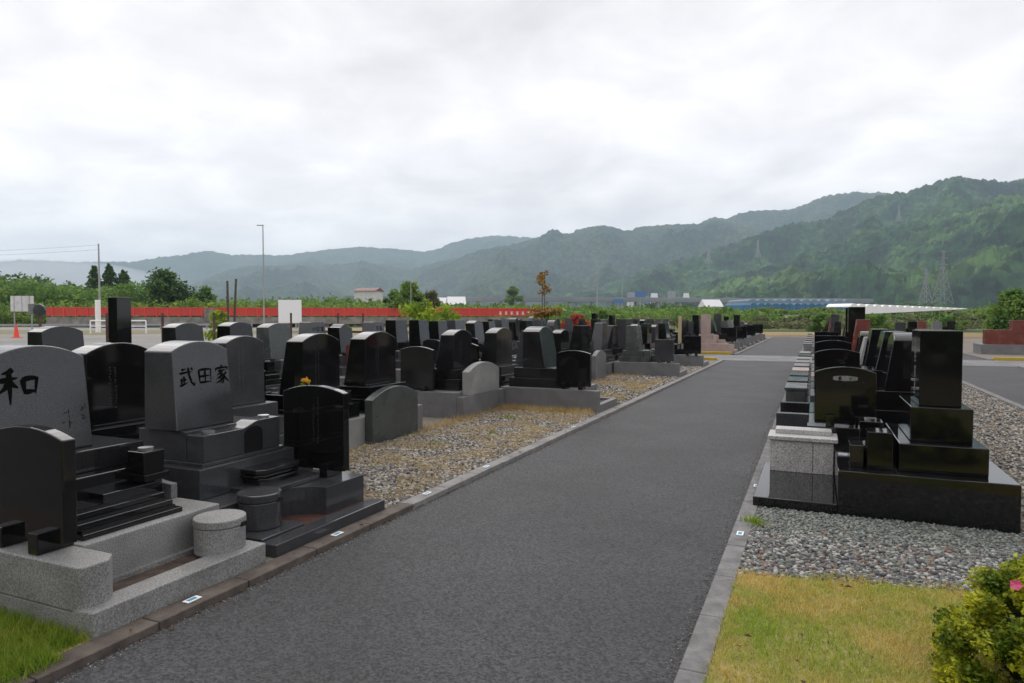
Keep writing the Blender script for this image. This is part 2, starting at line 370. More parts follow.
def plaque(label, x, y, z, w=.6, h=.64, m='black', kind='arch', rz=-PI/2, group='name plaques beside the graves', feet=True, emblem=False, t=.07, text=False, dtl=True):
    """upright name slab on two clamp feet, its wide face looking along the path (-y)"""
    r = empty('name_plaque', (x,y,z), rz, label, 'plaque', group)
    rise = .055 if kind == 'arch' else .0
    pts = arch_pts(w, w, .05, h, rise) if rise else [(-w/2,.05),(w/2,.05),(w/2,h),(-w/2,h)]
    s = MB().slab(pts, lambda z: -t/2, lambda z: t/2).build('slab', m, r, .006)
    for k in (-1, 1):
        MB().box(-t/2-.06, t/2+.06, k*w*.24-.04, k*w*.24+.04, 0, .11).build('foot', m, r, .004)
    if emblem:
        mb = MB()
        n = 20; vs = [(t/2+.002, .11*max(-1,min(1,1.25*math.cos(2*PI*i/n))), h-.115+.026*math.sin(2*PI*i/n)) for i in range(n)]
        mb.add(vs, [tuple(range(n))]); mb.build('title_panel', 'lgrey', s)
        write('墓小', 0, h-.115, .042, lambda z: t/2+.003, s, 'ink', w=11, gap=2.2)
    if text: scribble(.03, .2, h-.1, lambda z: t/2, s, hash(label) % 999, .02, 2)
    return r

def vessel(label, x, y, z, m, r=.13, h=.2):
    root = empty('stone_vessel', (x,y,z), 0, label, 'stone vessel', 'round lidded stone vessels at the front kerbs')
    MB().cyl(0,0,0,h*.76,r,n=40).build('drum', m, root, .006)
    MB().cyl(0,0,h*.77,h,r*1.03,n=40).build('lid', m, root, .008)
    # dark block painting the shade inside a spout cut
    MB().box(r*.55, r*1.06, r*.15, r*.42, h*.77-.006, h*.86).build('notch_shade', 'black2', root)
    return root

X1 = -4.95   # back line of the first row of plots on the left
ORD = ['nearest','second','third','fourth','fifth','sixth','seventh','eighth','ninth','tenth','eleventh','twelfth','thirteenth','fourteenth','fifteenth','sixteenth','seventeenth','eighteenth','nineteenth','twentieth','twenty-first','twenty-second','twenty-third','twenty-fourth','twenty-fifth','twenty-sixth','twenty-seventh','twenty-eighth','twenty-ninth','thirtieth']
G_L = 'family graves in rows left of the path'; G_R = 'family graves in the row right of the path'

# ---- first row, hero graves -------------------------------------------------
def grave_wa():
    W = 1.14; D = 1.79; r = empty('family_grave', (X1, 2.72, 0), 0, 'grave with grey headstone lettered 和 on light grey granite surround at path edge', 'grave', G_L)
    xf = 1.40; Z0 = .335
    b = MB()
    b.box(0, xf, -W/2+.22, W/2, -.05, Z0)
    # near side wall with a rounded front corner
    yw0, yw1 = -W/2, -W/2+.216
    pts = [(0,yw0),(1.66,yw0)]+[(1.66+.05*math.sin(a), yw0+.05-.05*math.cos(a)) for a in [i*PI/12 for i in range(1,7)]]
    pts += [(1.71,yw1-.07),(1.64,yw1),(0,yw1)]
    b.poly(pts, .105, Z0-.003)
    b.build('surround', 'lgrey', r, .010, 3)
    MB().box(0,1.66,yw0+.002,yw1,-.05,.102).build('footing', 'lgrey', r, .004)
    MB().box(D-.16, D, -W/2, W/2, -.05, .125).build('front_kerb', 'lgrey', r, .008, 3)
    MB().box(1.3, xf+.03, yw1, W/2-.05, -.05, .115).build('inner_ledge', 'lgrey', r, .004)
    MB().box(xf+.03, D-.16, yw1, W/2-.0, -.05, .085).build('bed', 'soil', r)
    # black plinth and stepped offering table
    MB().box(.08,.98,-.30,.48,Z0,.60).build('lower_plinth', 'black', r, .006)
    MB().box(.12,.86,-.24,.44,.60,.735).build('upper_plinth', 'black2', r, .006)
    hs, ff, bb = headstone(r, 'arch', .40, .34, .28, .60, .735, 1.385, 'dgrey2', bevel=.010)
    hs.location.y = -.125
    write('和', -.115, 1.15, .24, ff, hs, 'ink', w=12)
    scribble(.20, .86, 1.0, ff, hs, 5, .05, 2, 'ink')
    # offering tables: thin slabs stepping down to the front
    ot = MB(); ot.box(.86,1.10,-.02,.36,Z0+.13,Z0+.165); ot.build('offering_table', 'black', r, .004)
    for k,(x1,z) in enumerate([(1.33,.0),(1.27,.045),(1.22,.09)]):
        MB().box(.9, x1, -.30+.01*k, .34-.02*k, Z0+z, Z0+z+.03).build('offering_step', 'black', r, .003)
        MB().box(.9, x1-.04, -.28+.01*k, .32-.02*k, Z0+z+.03, Z0+z+.045).build('offering_riser', 'black', r)
    vase_block(r, 1.02, .33, .56, .14, 'black', .075)
    MB().box(.94,1.12,.24,.42,Z0+.18,.56).build('vase_pedestal', 'black', r, .004)
    # scrolled wing at the far side
    mb = MB(); n = 10; pts = [(.15,.34)]
    pts = [(.10,Z0),(1.02,Z0)]+[(1.02-.8*(i/n), Z0+.10+.22*(i/n)**1.6) for i in range(n+1)]+[(.10,Z0+.34)]
    mb.add([(x,.515,z) for x,z in pts]+[(x,.565,z) for x,z in pts], [tuple(range(len(pts))), tuple(range(len(pts),2*len(pts)))[::-1]]+[(i,len(pts)+i,len(pts)+(i+1)%len(pts),(i+1)%len(pts)) for i in range(len(pts))])
    mb.build('curved_wing', 'mgrey', r, .006)
M['dgrey2'] = granite('grey_granite_face', (.030,.031,.035), (.075,.076,.083), .13, 260, .2)
grave_wa()
plaque('black arched plaque on the light grey side wall beside the 和 grave', -3.80, 2.27, .335, w=.62, h=.645, m='black')
vessel('light grey lidded stone drum at the corner of the light grey surround', -3.37, 3.12, .105, 'lgrey', .15, .215)

def grave_takeda():
    W = 1.22; D = 1.80; r = empty('family_grave', (X1, 3.98, 0), 0, 'dark grey grave lettered 武田家 on arched headstone at the path edge', 'grave', G_L)
    Z0 = .27
    b = MB(); b.box(0, 1.30, -W/2, W/2, -.05, Z0)
    # far side wall that swings out to the front in a quarter curve
    pts = [(1.302, W/2),(1.302,-.16)]+[(1.302+.29*(1-math.cos(PI/2*i/8)), -.16+.30*math.sin(PI/2*i/8)) for i in range(1,9)]+[(1.592,W/2)]
    b.build('surround', 'dgrey', r, .008, 3)
    MB().poly(pts, -.02, Z0).build('curved_side_wall', 'dgrey', r, .008, 3)
    b = MB(); b.box(D-.13, D, -W/2, W/2, -.05, .085); b.build('front_kerb', 'dgrey', r, .008, 3)
    MB().box(1.304, D-.132, -W/2+.02, W/2-.02, -.05, .060).build('bed', 'redsoil', r)
    MB().box(.10,1.04,-.53,.42,Z0,.485).build('lower_plinth', 'dgrey', r, .006)
    MB().box(.2,.99,-.46,.36,.485,.51).build('middle_plinth', 'dgrey', r, .004)
    MB().box(.3,.80,-.49+.06,.33,.51,.725).build('upper_plinth', 'dgrey', r, .006)
    # front cheeks with a dip between them
    n = 12; pts = [(-.43,.51),(.33,.51),(.33,.750),(.12,.750)]+[(.12-.20*(i/n), .750-.045*(1-math.cos(PI*i/n))/2) for i in range(1,n)]+[(-.08,.705),(-.43,.705)]
    mb = MB(); mb.slab(pts, lambda z: .803, lambda z: .97); mb.build('front_cheeks', 'dgrey', r, .005)
    nb = [(-.05,.512),(.14,.512),(.14,.66)]+[(.045+.095*math.cos(PI*i/8), .66+.05*math.sin(PI*i/8)) for i in range(1,8)]+[(-.05,.66)]
    MB().slab(nb, lambda z: .968, lambda z: .9725).build('niche_shade_plate', 'black2', r)  # flat dark plate painting the shade of an arched recess
    for yy, zc in ((-.31,.705),(.24,.750)):
        MB().cyl(.885, yy, zc, zc+.017, .042, .046, 16).build('steel_cup', 'steel', r)
    hs, ff, bb = headstone(r, 'arch', .40, .34, .28, .54, .725, 1.375, 'dgrey2', bevel=.010)
    hs.location.y = -.19
    write('武田家', .02, 1.11, .15, ff, hs, 'ink', w=11, gap=1.08)
    for k,(x1,z,hh) in enumerate([(1.36,.0,.035),(1.24,.06,.02),(1.22,.085,.02),(1.24,.115,.035)]):
        y0, y1 = (-.26,.40) if k == 0 else (-.16+.02*(k==1), .30-.02*(k==1))
        c = .05; x0 = 1.02
        MB().poly([(x0,y0),(x1-c,y0),(x1,y0+c),(x1,y1-c),(x1-c,y1),(x0,y1)], Z0+z, Z0+z+hh).build('offering_step', 'black2' if k else 'dgrey', r, .005)
    MB().box(1.02,1.20,-.13,.27,Z0+.036,Z0+.113).build('offering_riser', 'black2', r)
grave_takeda()
vessel('dark grey lidded stone drum on the dark kerb of the 武田家 grave', -3.53, 3.62, .10, 'dgrey', .145, .24)
MB().box(-3.64,-3.29,3.39,3.80,-.04,.098).build('vessel_block', 'dgrey', None, .006)
tag(bpy.data.objects['vessel_block'], 'low dark block under the dark grey lidded drum', 'stone block')
plaque('black arched plaque at the far side of the 武田家 grave', -3.735, 4.46, .27, w=.62, h=.73, m='black', text=True)

# ---- the other graves of the first row
grave('grave with greenish grey slanted headstone on long grey surround behind the gravel gap', X1, 11.32, 0, W=1.2, base='mgrey', stone='black2', kind='arch', w=.68, top=1.40, t0=.42, t1=.30, Z0=.36, P1=.16, P2=.17, xb=.30, group=G_L, det=2)
plaque('black arched plaque on the grey surround next to the gravel gap', -3.67, 10.86, .36, w=.60, h=.65, m='black')
FR = [ # y, w, top, kind, stone, base, plaque?
 (18.7,.66,1.34,'flat','ggrey','mgrey','dgrey'), (23.0,.60,1.40,'stele','black','mgrey','black'),
]
grave('greenish grey square headstone on wide grey surround with a leaning grey plaque', X1, 18.65, 0, W=1.25, base='mgrey', stone='ggrey', kind='flat', w=.62, top=1.34, t0=.34, t1=.28, Z0=.36, P1=.14, P2=.16, group=G_L, det=1)
plaque('dark grey square plaque on the wide grey surround in front of a greenish stone', -3.62, 18.2, .36, w=.50, h=.62, m='dgrey', kind='flat')
grave('black grave with an upright wide stone beside the cross lane', X1, 22.9, 0, W=1.25, base='mgrey', stone='black', kind='flat', w=.6, top=1.38, Z0=.36, P1=.16, P2=.16, group=G_L, det=1)
plaque('black square plaque on grey surround just before the cross lane', -3.55, 22.3, .36, w=.55, h=.62, m='black', kind='flat')
for i, yy in enumerate((22.75, 22.95, 23.15)):
    o = MB().box(-4.07,-4.05,yy-.06,yy+.06,.72,1.62).build('memorial_board', 'straw_board' if 0 else 'floweryellow' if 0 else 'yellow', None)
    o.data.materials[0] = M['board'] if 'board' in M else M['yellow']
    tag(o, 'narrow pale wooden memorial board standing upright before a black headstone', 'memorial board', 'wooden memorial boards before a black grave')
M['board'] = mat('bare_timber', (.38,.29,.15), .7, var=(.48,.38,.22), vscale=5)
for o in bpy.data.objects:
    if o.name.startswith('memorial_board'): o.data.materials[0] = M['board']

# ---- second row (backs to us)
R2 = [ # y, w, top, stone, kind, base
 (3.88,.62,1.345,'black','arch','dgrey','black arched headstone seen from behind between the two lettered stones'),
 (5.25,.52,1.37,'dgrey','arch','dgrey','dark grey arched headstone seen from behind right of the 武田家 stone'),
 (6.42,.68,1.37,'black','arch','lgrey','black arched headstone with engraved back and yellow flowers beside it'),
 (7.62,.72,1.37,'black','arch','mgrey','tall black arched headstone behind the rounded grey panel'),
 (9.95,.66,1.36,'black2','arch','mgrey','black arched headstone behind the pale grey arched panel'),
 (11.6,.72,1.37,'black2','arch','dgrey','charcoal arched headstone left of the greenish slanted stone'),
 (13.2,.62,1.30,'dgrey','flat','mgrey',None),(15.0,.6,1.28,'black','arch','dgrey',None),
 (16.6,.78,1.36,'black','flat','mgrey','wide black headstone behind a low grey arched panel'),
 (18.3,.6,1.42,'dgrey','taper','mgrey',None),(19.4,.62,1.34,'black2','taper','mgrey',None),
 (20.9,.6,1.52,'dgrey','stele','mgrey','tall grey square pillar rising above the middle of the left graves'),
 (22.3,.6,1.35,'black','arch','dgrey',None),(23.9,.7,1.36,'black','flat','mgrey',None),(25.2,.6,1.3,'dgrey','arch','mgrey',None),
]
for i, (y,w,top,st,kd,ba,lb) in enumerate(R2):
    bs = {3:(1.04,.68,'ggrey',.24), 4:(1.12,.84,'lgrey2',0,.35), 8:(.9,.74,'mgrey')}.get(i)
    if bs and bs[2] == 'lgrey2': bs = (bs[0], bs[1], 'lgrey', 0, .34)
    cn = {'black':'black','black2':'charcoal','dgrey':'dark grey','ggrey':'greenish grey','mgrey':'grey','dgrey2':'grey'}[st]
    kn = {'arch':'arched','flat':'square','taper':'tapering','stele':'pillar','round':'round-topped','wave':'wave-topped'}[kd]
    lb = lb or f'{cn} {kn} headstone seen from behind, {ORD[i]} in the second row from the path'
    Wp = 1.5 if i == 4 else 1.2
    grave(lb, -5.0, y, PI, W=Wp, base=ba, stone=st, kind=kd, w=w, top=top, t0=.34 if kd!='stele' else .3, t1=.22, xb=.28, Z0=.40 if i in (4,) else .34, P1=.18, P2=.15 if kd!='stele' else .2,
          group=G_L, det=2 if i < 6 else 1, seed=i, back_text=i < 6, backslab=bs)
W0p = M
# yellow flowers in front of the third back
def flowers(x, y, z, label, m='floweryellow'):
    r = empty('flower_bunch', (x,y,z), 0, label, 'flowers')
    foliage('leaves', [(0,0,.05,.06,.06,.05)], 'leaf_mid', r, .035, 60)
    foliage('petals', [(-.01,0,.13,.04,.04,.025),(.02,.01,.11,.02,.02,.02)], m, r, .028, 40)
flowers(-5.12, 5.95, .74, 'bunch of yellow flowers with green leaves beside a black headstone')
# plaques in the second row
for i, (x,y,w,h,st,lb) in enumerate([(-5.75,9.3,.60,.74,'black2','black arched plaque left of the pale grey arched panel'),
    (-5.9,5.85,.55,.60,'black','black square plaque behind the yellow flowers'),
    (-5.8,11.05,.5,.74,'black','black arched plaque behind the charcoal stones of the second row'),(-5.9,17.6,.5,.7,'dgrey','dark grey plaque in the second row behind a wide black headstone')]):
    plaque(lb, x, y, .36, w=w, h=h, m=st, kind='flat' if i == 1 else 'arch')

# ---- third row (lettered sides to us)
X3 = -9.85
R3 = [ (6.0,.58,1.44,'black2','arch'),(6.98,.23,1.86,'black','stele'),(8.05,.56,1.47,'black2','arch'),(9.15,.54,1.48,'black','arch'),(10.1,.60,1.45,'ggrey','arch'),
 (11.2,.56,1.47,'dgrey2','taper'),(12.1,.46,1.42,'black','wave'),(13.35,.52,1.46,'dgrey2','taper'),(14.3,.54,1.50,'black','flat'),(15.35,.5,1.50,'black','flat'),
 (16.35,.54,1.47,'black','flat'),(17.35,.6,1.49,'dgrey','flat'),(18.55,.6,1.47,'black2','arch'),(19.5,.5,1.44,'black','flat'),(20.5,.6,1.49,'dgrey','flat'),(21.5,.4,1.55,'black','round'),
 (22.6,.6,1.46,'black','flat'),(24.0,.6,1.48,'dgrey','flat'),(25.3,.6,1.46,'dgrey','round'),
 (31.2,.6,1.5,'black','flat'),(32.6,.6,1.48,'dgrey','taper'),(34.2,.5,1.7,'black','stele'),(35.8,.6,1.46,'black','flat'),(37.5,.6,1.5,'dgrey','flat'),(39.0,.6,1.5,'black','flat'),(41.,.6,1.46,'black','arch'),(43.,.6,1.5,'black','flat'),(45.5,.6,1.48,'dgrey','flat'),(48.,.6,1.5,'black','taper')]
L3 = {0:'black arched headstone nearest the car park at the far left',1:'tall slim black pillar stone standing alone above its neighbours at the left',
 4:'greenish grey arched headstone in front of the white board',5:'pale grey headstone with three dark characters near the white board',
 6:'small black stone with a wave-shaped top right of the white board',7:'pale grey headstone with dark characters before the concrete bridge'}
for i, (y,w,top,st,kd) in enumerate(R3):
    cn = {'black':'black','black2':'charcoal','dgrey':'dark grey','ggrey':'greenish grey','mgrey':'grey','dgrey2':'grey'}[st]
    kn = {'arch':'arched','flat':'square','taper':'tapering','stele':'pillar','round':'round-topped','wave':'wave-topped'}[kd]
    lb = L3.get(i) or f'{cn} {kn} headstone, {ORD[i]} in the third row from the path'
    grave(lb, X3, y, 0, W=1.0, base='mgrey' if i%3 else 'dgrey', stone=st, kind=kd, w=w, top=top, Z0=.40, P1=.2, P2=.2 if kd != 'stele' else .26, t0=.36 if kd != 'stele' else .20, t1=.29 if kd != 'stele' else .2,
          group=G_L, det=1, letters='小田家' if i in (5,) else ('田家' if i == 7 else None), lsize=.125, pl='dgrey' if st=='mgrey' else None)
for i, (y, st) in enumerate([(11.75,'red'),(14.85,'black2'),(16.9,'black'),(22.0,'black')]):
    plaque(f"{'dark red' if st=='red' else 'black'} arched plaque standing before the third row, {ORD[i]} of its row", -8.75, y, .40, w=.5, h=.62, m=st, group='name plaques beside the graves')

# ---- beyond the cross lane, first and second rows
FAR1 = [(32.2,'pink','stele',.5,1.72),(34.6,'black','flat',.6,1.4),(36.4,'dgrey','stele',.35,1.75),(40.,'black','flat',.6,1.4),(42.5,'mgrey','flat',.6,1.42),(46.,'black','stele',.4,1.75),(50.,'black','flat',.7,1.3),(53.,'black','arch',.7,1.2)]
for i, (y,st,kd,w,top) in enumerate(FAR1):
    cn = {'black':'black','black2':'charcoal','dgrey':'dark grey','pink':'pale pink','mgrey':'grey'}[st]
    kn = {'arch':'arched','flat':'square','stele':'pillar'}[kd]
    lb = 'pale pink granite grave with pillar beside the yellow kerb at the lane' if i == 0 else f'{cn} {kn} headstone beside the path beyond the lane, {ORD[i]} after the lane'
    grave(lb, X1, y, 0, W=1.5, base='pink' if st=='pink' else 'mgrey', stone=st, kind=kd, w=w, top=top, Z0=.4, P1=.2, P2=.22, group=G_L, det=1 if i < 4 else 0, t0=.36)
    if i in (1,3,5,7): plaque(f'black square plaque beside the path beyond the lane, {ORD[i//2]} after the lane', -3.7, y-.7, .4, w=.7, h=.7, m='black', kind='flat')
FAR2 = [(31.6,'black','flat',1.45),(33.,'dgrey','flat',1.4),(35.,'black','stele',1.7),(36.6,'mgrey','flat',1.45),(38.4,'black','arch',1.4),(41.,'black','flat',1.45),(44.,'dgrey','flat',1.4),(48.,'black','stele',1.65)]
for i, (y,st,kd,top) in enumerate(FAR2):
    cn = {'black':'black','dgrey':'dark grey','mgrey':'grey'}[st]; kn = {'arch':'arched','flat':'square','stele':'pillar'}[kd]
    grave(f'{cn} {kn} headstone behind the pink grave, {ORD[i]} of the second row beyond the lane', -5.0, y, PI, W=1.2, base='mgrey', stone=st, kind=kd, w=.6 if kd!='stele' else .4, top=top, Z0=.4, group=G_L, det=0)

for i, (y,st,kd,w,top) in enumerate([(27.,'black','flat',.6,1.5),(28.3,'dgrey','flat',.6,1.52),(29.8,'black','arch',.6,1.5),(31.5,'dgrey','round',.6,1.62),(33.2,'black','flat',.6,1.5),(35.,'black','taper',.6,1.5),(37.,'dgrey','flat',.6,1.55),(39.5,'black','flat',.6,1.5),(42.,'black','stele',.4,1.85),(45.,'dgrey','flat',.6,1.5),(48.,'black','flat',.6,1.5)]):
    cn = {'black':'black','dgrey':'dark grey'}[st]; kn = {'arch':'arched','flat':'square','taper':'tapering','stele':'pillar','round':'round-topped'}[kd]
    grave(f'{cn} {kn} headstone in the farthest row from the path, {ORD[i]} from its near end', -13.2, y, 0, W=1.1, base='mgrey', stone=st, kind=kd, w=w, top=top, Z0=.4, group=G_L, det=0)
# ---- right row ------------------------------------------------------------
def grave_black():
    r = empty('family_grave', (1.41, 6.62, 0), PI, 'large polished black grave with tall pillar and long low wall, nearest right of the path', 'grave', G_R)
    W = 1.44; D = 1.85; Z = .355   # local +x looks at the path
    MB().box(.035, 1.22, -W/2, W/2, -.05, Z).build('wall_base', 'black', r, .006)
    MB().box(1.222, D, -W/2, W/2, -.05, .085).build('front_step', 'black', r, .006)
    # pale granite bench on the step; its near end is local y = +W/2 side (we look from -y world)
    bx = MB().box(1.225, 1.78, -.71, -.36, .085, .385).build('granite_chest', 'pale', r, .004)
    MB().box(1.19, 1.80, -.715, -.33, .387, .425).build('cap', 'pale', bx, .006)
    MB().box(1.24, 1.74, -.71, -.50, .425, .47).build('top_slab', 'pale', bx, .004)
    for yy in (.05,): MB().box(1.40, 1.404, -.3595, -.358, .1, .38).build('joint', 'black2', bx)
    MB().box(.20, .79, -.58, .56, Z, .575).build('lower_plinth', 'black', r, .008)
    MB().box(.28, .70, -.42, .42, .575, .85).build('upper_plinth', 'black', r, .008)
    hs = MB().box(.345, .635, -.17, .34, .85, 1.45).build('headstone', 'black', r, .006)
    write('小田家墓', .09, 1.17, .115, lambda z: .635, hs, 'pale_ink', w=11, vertical=True, gap=1.08)
    # offering blocks between stone and bench
    MB().box(.83,1.01,.32,.56,Z,.65).build('side_pillar', 'black', r, .005)
    MB().box(.83,1.02,-.50,-.26,Z,.62).build('side_pillar', 'black', r, .005)
    MB().box(.86,1.10,-.18,.26,Z,.46).build('offering_table', 'black', r, .005)
    MB().box(.84,1.12,-.22,.30,.46,.485).build('offering_top', 'black', r, .004)
    MB().box(1.03,1.13,.28,.52,Z,.53).build('incense_box', 'black2', r, .005)
    MB().cyl(.98,.1,.487,.50,.035,n=14).build('steel_cup', 'steel', r)
    MB().cyl(.93,-.38,.62,.64,.045,.05,n=14).build('steel_cup', 'steel', r)
grave_black()
plaque('black arched plaque with a grey title oval beyond the pale granite chest', .29, 7.5, .48, w=.545, h=.59, m='black', emblem=True)
MB().box(-.05,1.1,7.38,7.62,-.04,.478).build('plaque_wall', 'black2', None, .005)
tag(bpy.data.objects['plaque_wall'], 'low black wall carrying the arched plaque with grey title oval', 'low wall')
RR = [ # y, stone, kind, w, top, base, front material
 (8.75,'black','arch',.62,1.39,'dgrey','low','black wedge-shaped headstone left of the tall black pillar'),
 (9.95,'black','flat',.60,1.38,'black2','low','polished black slanted headstone on a stepped black plinth right of the path'),
 (12.0,'black','flat',.55,1.38,'ggrey','box',None),(13.3,'lgrey','flat',.62,1.22,'dgrey','box','plain light grey stone rising behind black plaques right of the path'),
 (14.6,'black','arch',.6,1.3,'dgrey','box',None),(15.9,'red','flat',.45,1.52,'pink','box','red granite pillar among black stones right of the path'),
 (17.4,'black','stele',.36,1.80,'mgrey','box','tall black pillar with pale front rising over the red stone'),
 (18.8,'black','stele',.36,1.80,'mgrey','box','second tall black pillar behind the red stone right of the path'),
 (20.4,'dgrey','flat',.5,1.5,'lgrey','box',None),(22.,'black','flat',.6,1.4,'dgrey','box',None),(23.8,'red','arch',.7,1.1,'lgrey','box','low red arched stone right of the path before the lane'),
 (32.,'black','flat',.6,1.4,'mgrey','box',None),(34.5,'dgrey','stele',.4,1.7,'lgrey','box',None),(38.,'black','flat',.6,1.4,'mgrey','box',None),(42.,'red','flat',.6,1.45,'lgrey','box','red square stone beyond the lane right of the path'),(47.,'black','flat',.6,1.45,'lgrey','box',None),(53.,'black','flat',.6,1.4,'lgrey','box',None)]
for i, (y,st,kd,w,top,ba,fr,lb) in enumerate(RR):
    cn = {'black':'black','dgrey':'dark grey','red':'red'}.get(st, 'grey'); kn = {'arch':'arched','flat':'square','stele':'pillar'}[kd]
    lb = lb or f'{cn} {kn} headstone right of the path, {ORD[i+1]} grave from the near end'
    grave(lb, 1.33, y, PI, W=1.12, D=1.75, base=ba, stone=st, kind=kd, w=w, top=top, t0=.34, t1=.24 if kd != 'stele' else .3, xb=.28, Z0=.36, P1=.26 if i==1 else .2, P2=.28 if i == 1 else .2, group=G_R,
          det=2 if i < 3 else (1 if i < 11 else 0), front=fr, pl='dgrey' if st in ('red','lgrey') else None)
for i, (y, st, h, kd) in enumerate([(11.5,'black',.72,'arch'),(14.0,'black',.78,'arch'),(16.6,'black',.80,'flat'),(19.5,'red',.62,'arch'),(21.3,'black',.8,'flat')]):
    plaque(f"{'red' if st=='red' else 'black'} {'arched' if kd=='arch' else 'square'} plaque right of the path, {ORD[i+1]} plaque from the near end", .33, y, .36, w=.62, h=h, m=st, kind=kd)

# red and black graves beyond the right-hand road
GX = 'graves beyond the right-hand road'
def block_grave(px, R, W, H, m, lb, base='mgrey'):
    x, y = at(px, R); r = empty('family_grave', (x,y,0), 0, lb, 'grave', GX)
    MB().box(-W/2, W/2, -.8, .8, -.05, .42).build('surround', base, r, .006)
    MB().box(-W*.42, W*.05, -.55, -.1, .42, H*.72).build('side_block', m, r, .006)
    MB().box(-W*.1, W*.42, -.5, .5, .42, H*.6).build('plinth', m, r, .006)
    MB().box(W*.05, W*.32, -.3, .3, H*.6, H).build('headstone', m, r, .008)
block_grave(1008, 29.5, 2.2, 1.45, 'red', 'red granite grave on a grey surround at the right edge')
block_grave(1046, 30.5, 2.0, 1.35, 'red', 'second red granite grave, cut off by the right edge')
for i, (px, R, m) in enumerate([(893,33,'dgrey'),(906,38,'black'),(916,42,'red'),(930,36,'mgrey'),(945,45,'black')]):
    block_grave(px, R, 1.6, 1.35, m, f"small distant {dict(dgrey='dark grey',black='black',red='red',mgrey='grey')[m]} grave beyond the right-hand road, {ORD[i]} from the left")

# ------------------------------------------------------------------ ground
def sheet(name, pts, z, m):
    return struct(MB().add([(x,y,z) for x,y in pts], [tuple(range(len(pts)))]).build(name, m))
def rect(name, x0, x1, y0, y1, z, m): return sheet(name, [(x0,y0),(x1,y0),(x1,y1),(x0,y1)], z, m)
M['ground'] = mat('far_ground', (.06,.075,.03), .95, var=(.15,.13,.06), vscale=.02, coord='Object', detail=8)
rect('ground', -9000, 5500, -500, 10500, -.10, 'ground')

def asphalt(name, c1, c2, scale=260):
    m = mat(name, c1, .66, .5, var=c2, vscale=scale, detail=3, stops=(.36,.66), bump=.6, bscale=230)
    nt = m.node_tree; N = nt.nodes; L = nt.links; b = N['Principled BSDF']
    tc = [n for n in N if n.type == 'TEX_COORD'][0]
    n = N.new('ShaderNodeTexNoise'); n.inputs['Scale'].default_value = .9; n.inputs['Detail'].default_value = 7
    L.new(tc.outputs['Object'], n.inputs['Vector']); src = b.inputs['Base Color'].links[0].from_socket
    mr = N.new('ShaderNodeMapRange'); mr.inputs['From Min'].default_value = .3; mr.inputs['From Max'].default_value = .7; mr.inputs['To Min'].default_value = .72; mr.inputs['To Max'].default_value = 1.25
    # coarse aggregate
    v = N.new('ShaderNodeTexVoronoi'); v.inputs['Scale'].default_value = 88; L.new(tc.outputs['Object'], v.inputs['Vector'])
    sp = N.new('ShaderNodeSeparateColor'); L.new(v.outputs['Color'], sp.inputs[0])
    mr2 = N.new('ShaderNodeMapRange'); mr2.inputs['To Min'].default_value = .2; mr2.inputs['To Max'].default_value = 2.3; L.new(sp.outputs[0], mr2.inputs['Value'])
    mm = N.new('ShaderNodeMath'); mm.operation = 'MULTIPLY'
    L.new(n.outputs['Fac'], mr.inputs['Value']); L.new(mr.outputs[0], mm.inputs[0]); L.new(mr2.outputs[0], mm.inputs[1])
    mx = N.new('ShaderNodeMixRGB'); mx.blend_type = 'MULTIPLY'; mx.inputs['Fac'].default_value = 1
    L.new(src, mx.inputs['Color1']); L.new(mm.outputs[0], mx.inputs['Color2']); L.new(mx.outputs['Color'], b.inputs['Base Color'])
    return m
M['asphalt'] = asphalt('asphalt', (.0135,.0135,.0150), (.046,.046,.050))
M['asphalt2'] = asphalt('worn_asphalt', (.11,.11,.115), (.15,.15,.155), 60)
rect('path', -3.01, -.525, -6, 61, -.03, 'asphalt')
rect('road', 3.35, 6.0, -6, 61, -.03, 'asphalt')
sheet('cross_lane', [(-24,26.0),(14,26.9),(14,30.3),(-24,30.6)], -.024, 'asphalt2')
# beds of small stones that carry the graves
M['bedbase'] = mat('gravel_bed', (.10,.09,.075), .9, var=(.26,.23,.19), vscale=45, bump=1., bscale=60, detail=3)
M['bedbase_g'] = mat('green_gravel_bed', (.09,.10,.09), .9, var=(.22,.235,.215), vscale=70, bump=1., bscale=80, detail=3)
rect('gravel_bed', -13.5, -3.14, 2.12, 26.0, 0, 'bedbase'); rect('gravel_bed', -13.5, -3.2, 30.7, 60, 0, 'bedbase')
rect('gravel_bed', -.41, 3.24, 4.2, 26.3, 0, 'bedbase'); rect('gravel_bed', -.41, 3.24, 30.7, 60, 0, 'bedbase')
rect('gravel_bed', 6.1, 16, 8, 26.4, 0, 'bedbase'); rect('gravel_bed', 6.1, 16, 30.5, 60, 0, 'bedbase')
# kerbs
def kerb(label_name, x0, x1, y0, y1, m, step=.6, ztop=.012):
    mb = MB(); y = y0
    while y < y1:
        dz = random.uniform(-.002,.002); mb.box(x0, x1, y, min(y+step-.006, y1), -.09, ztop+dz); y += step
    return struct(mb.build(label_name, m, None, .004, 1))
kerb('kerb', -3.145, -3.012, -1.8, 4.8, 'kerb_l'); kerb('kerb', -3.145, -3.012, 4.8, 26.0, 'kerb_p'); kerb('kerb', -3.145, -3.012, 30.8, 60, 'kerb_p')
kerb('kerb', -.522, -.40, -1.8, 26.3, 'kerb_r'); kerb('kerb', -.522, -.40, 30.8, 60, 'kerb_r')
kerb('kerb', 3.22, 3.345, -1.8, 26.4, 'kerb_r', ztop=.03); kerb('kerb', 3.22, 3.345, 30.6, 60, 'kerb_r')
kerb('kerb', 6.0, 6.12, -1.8, 26.6, 'kerb_r'); kerb('kerb', 6.0, 6.12, 30.4, 60, 'kerb_r')
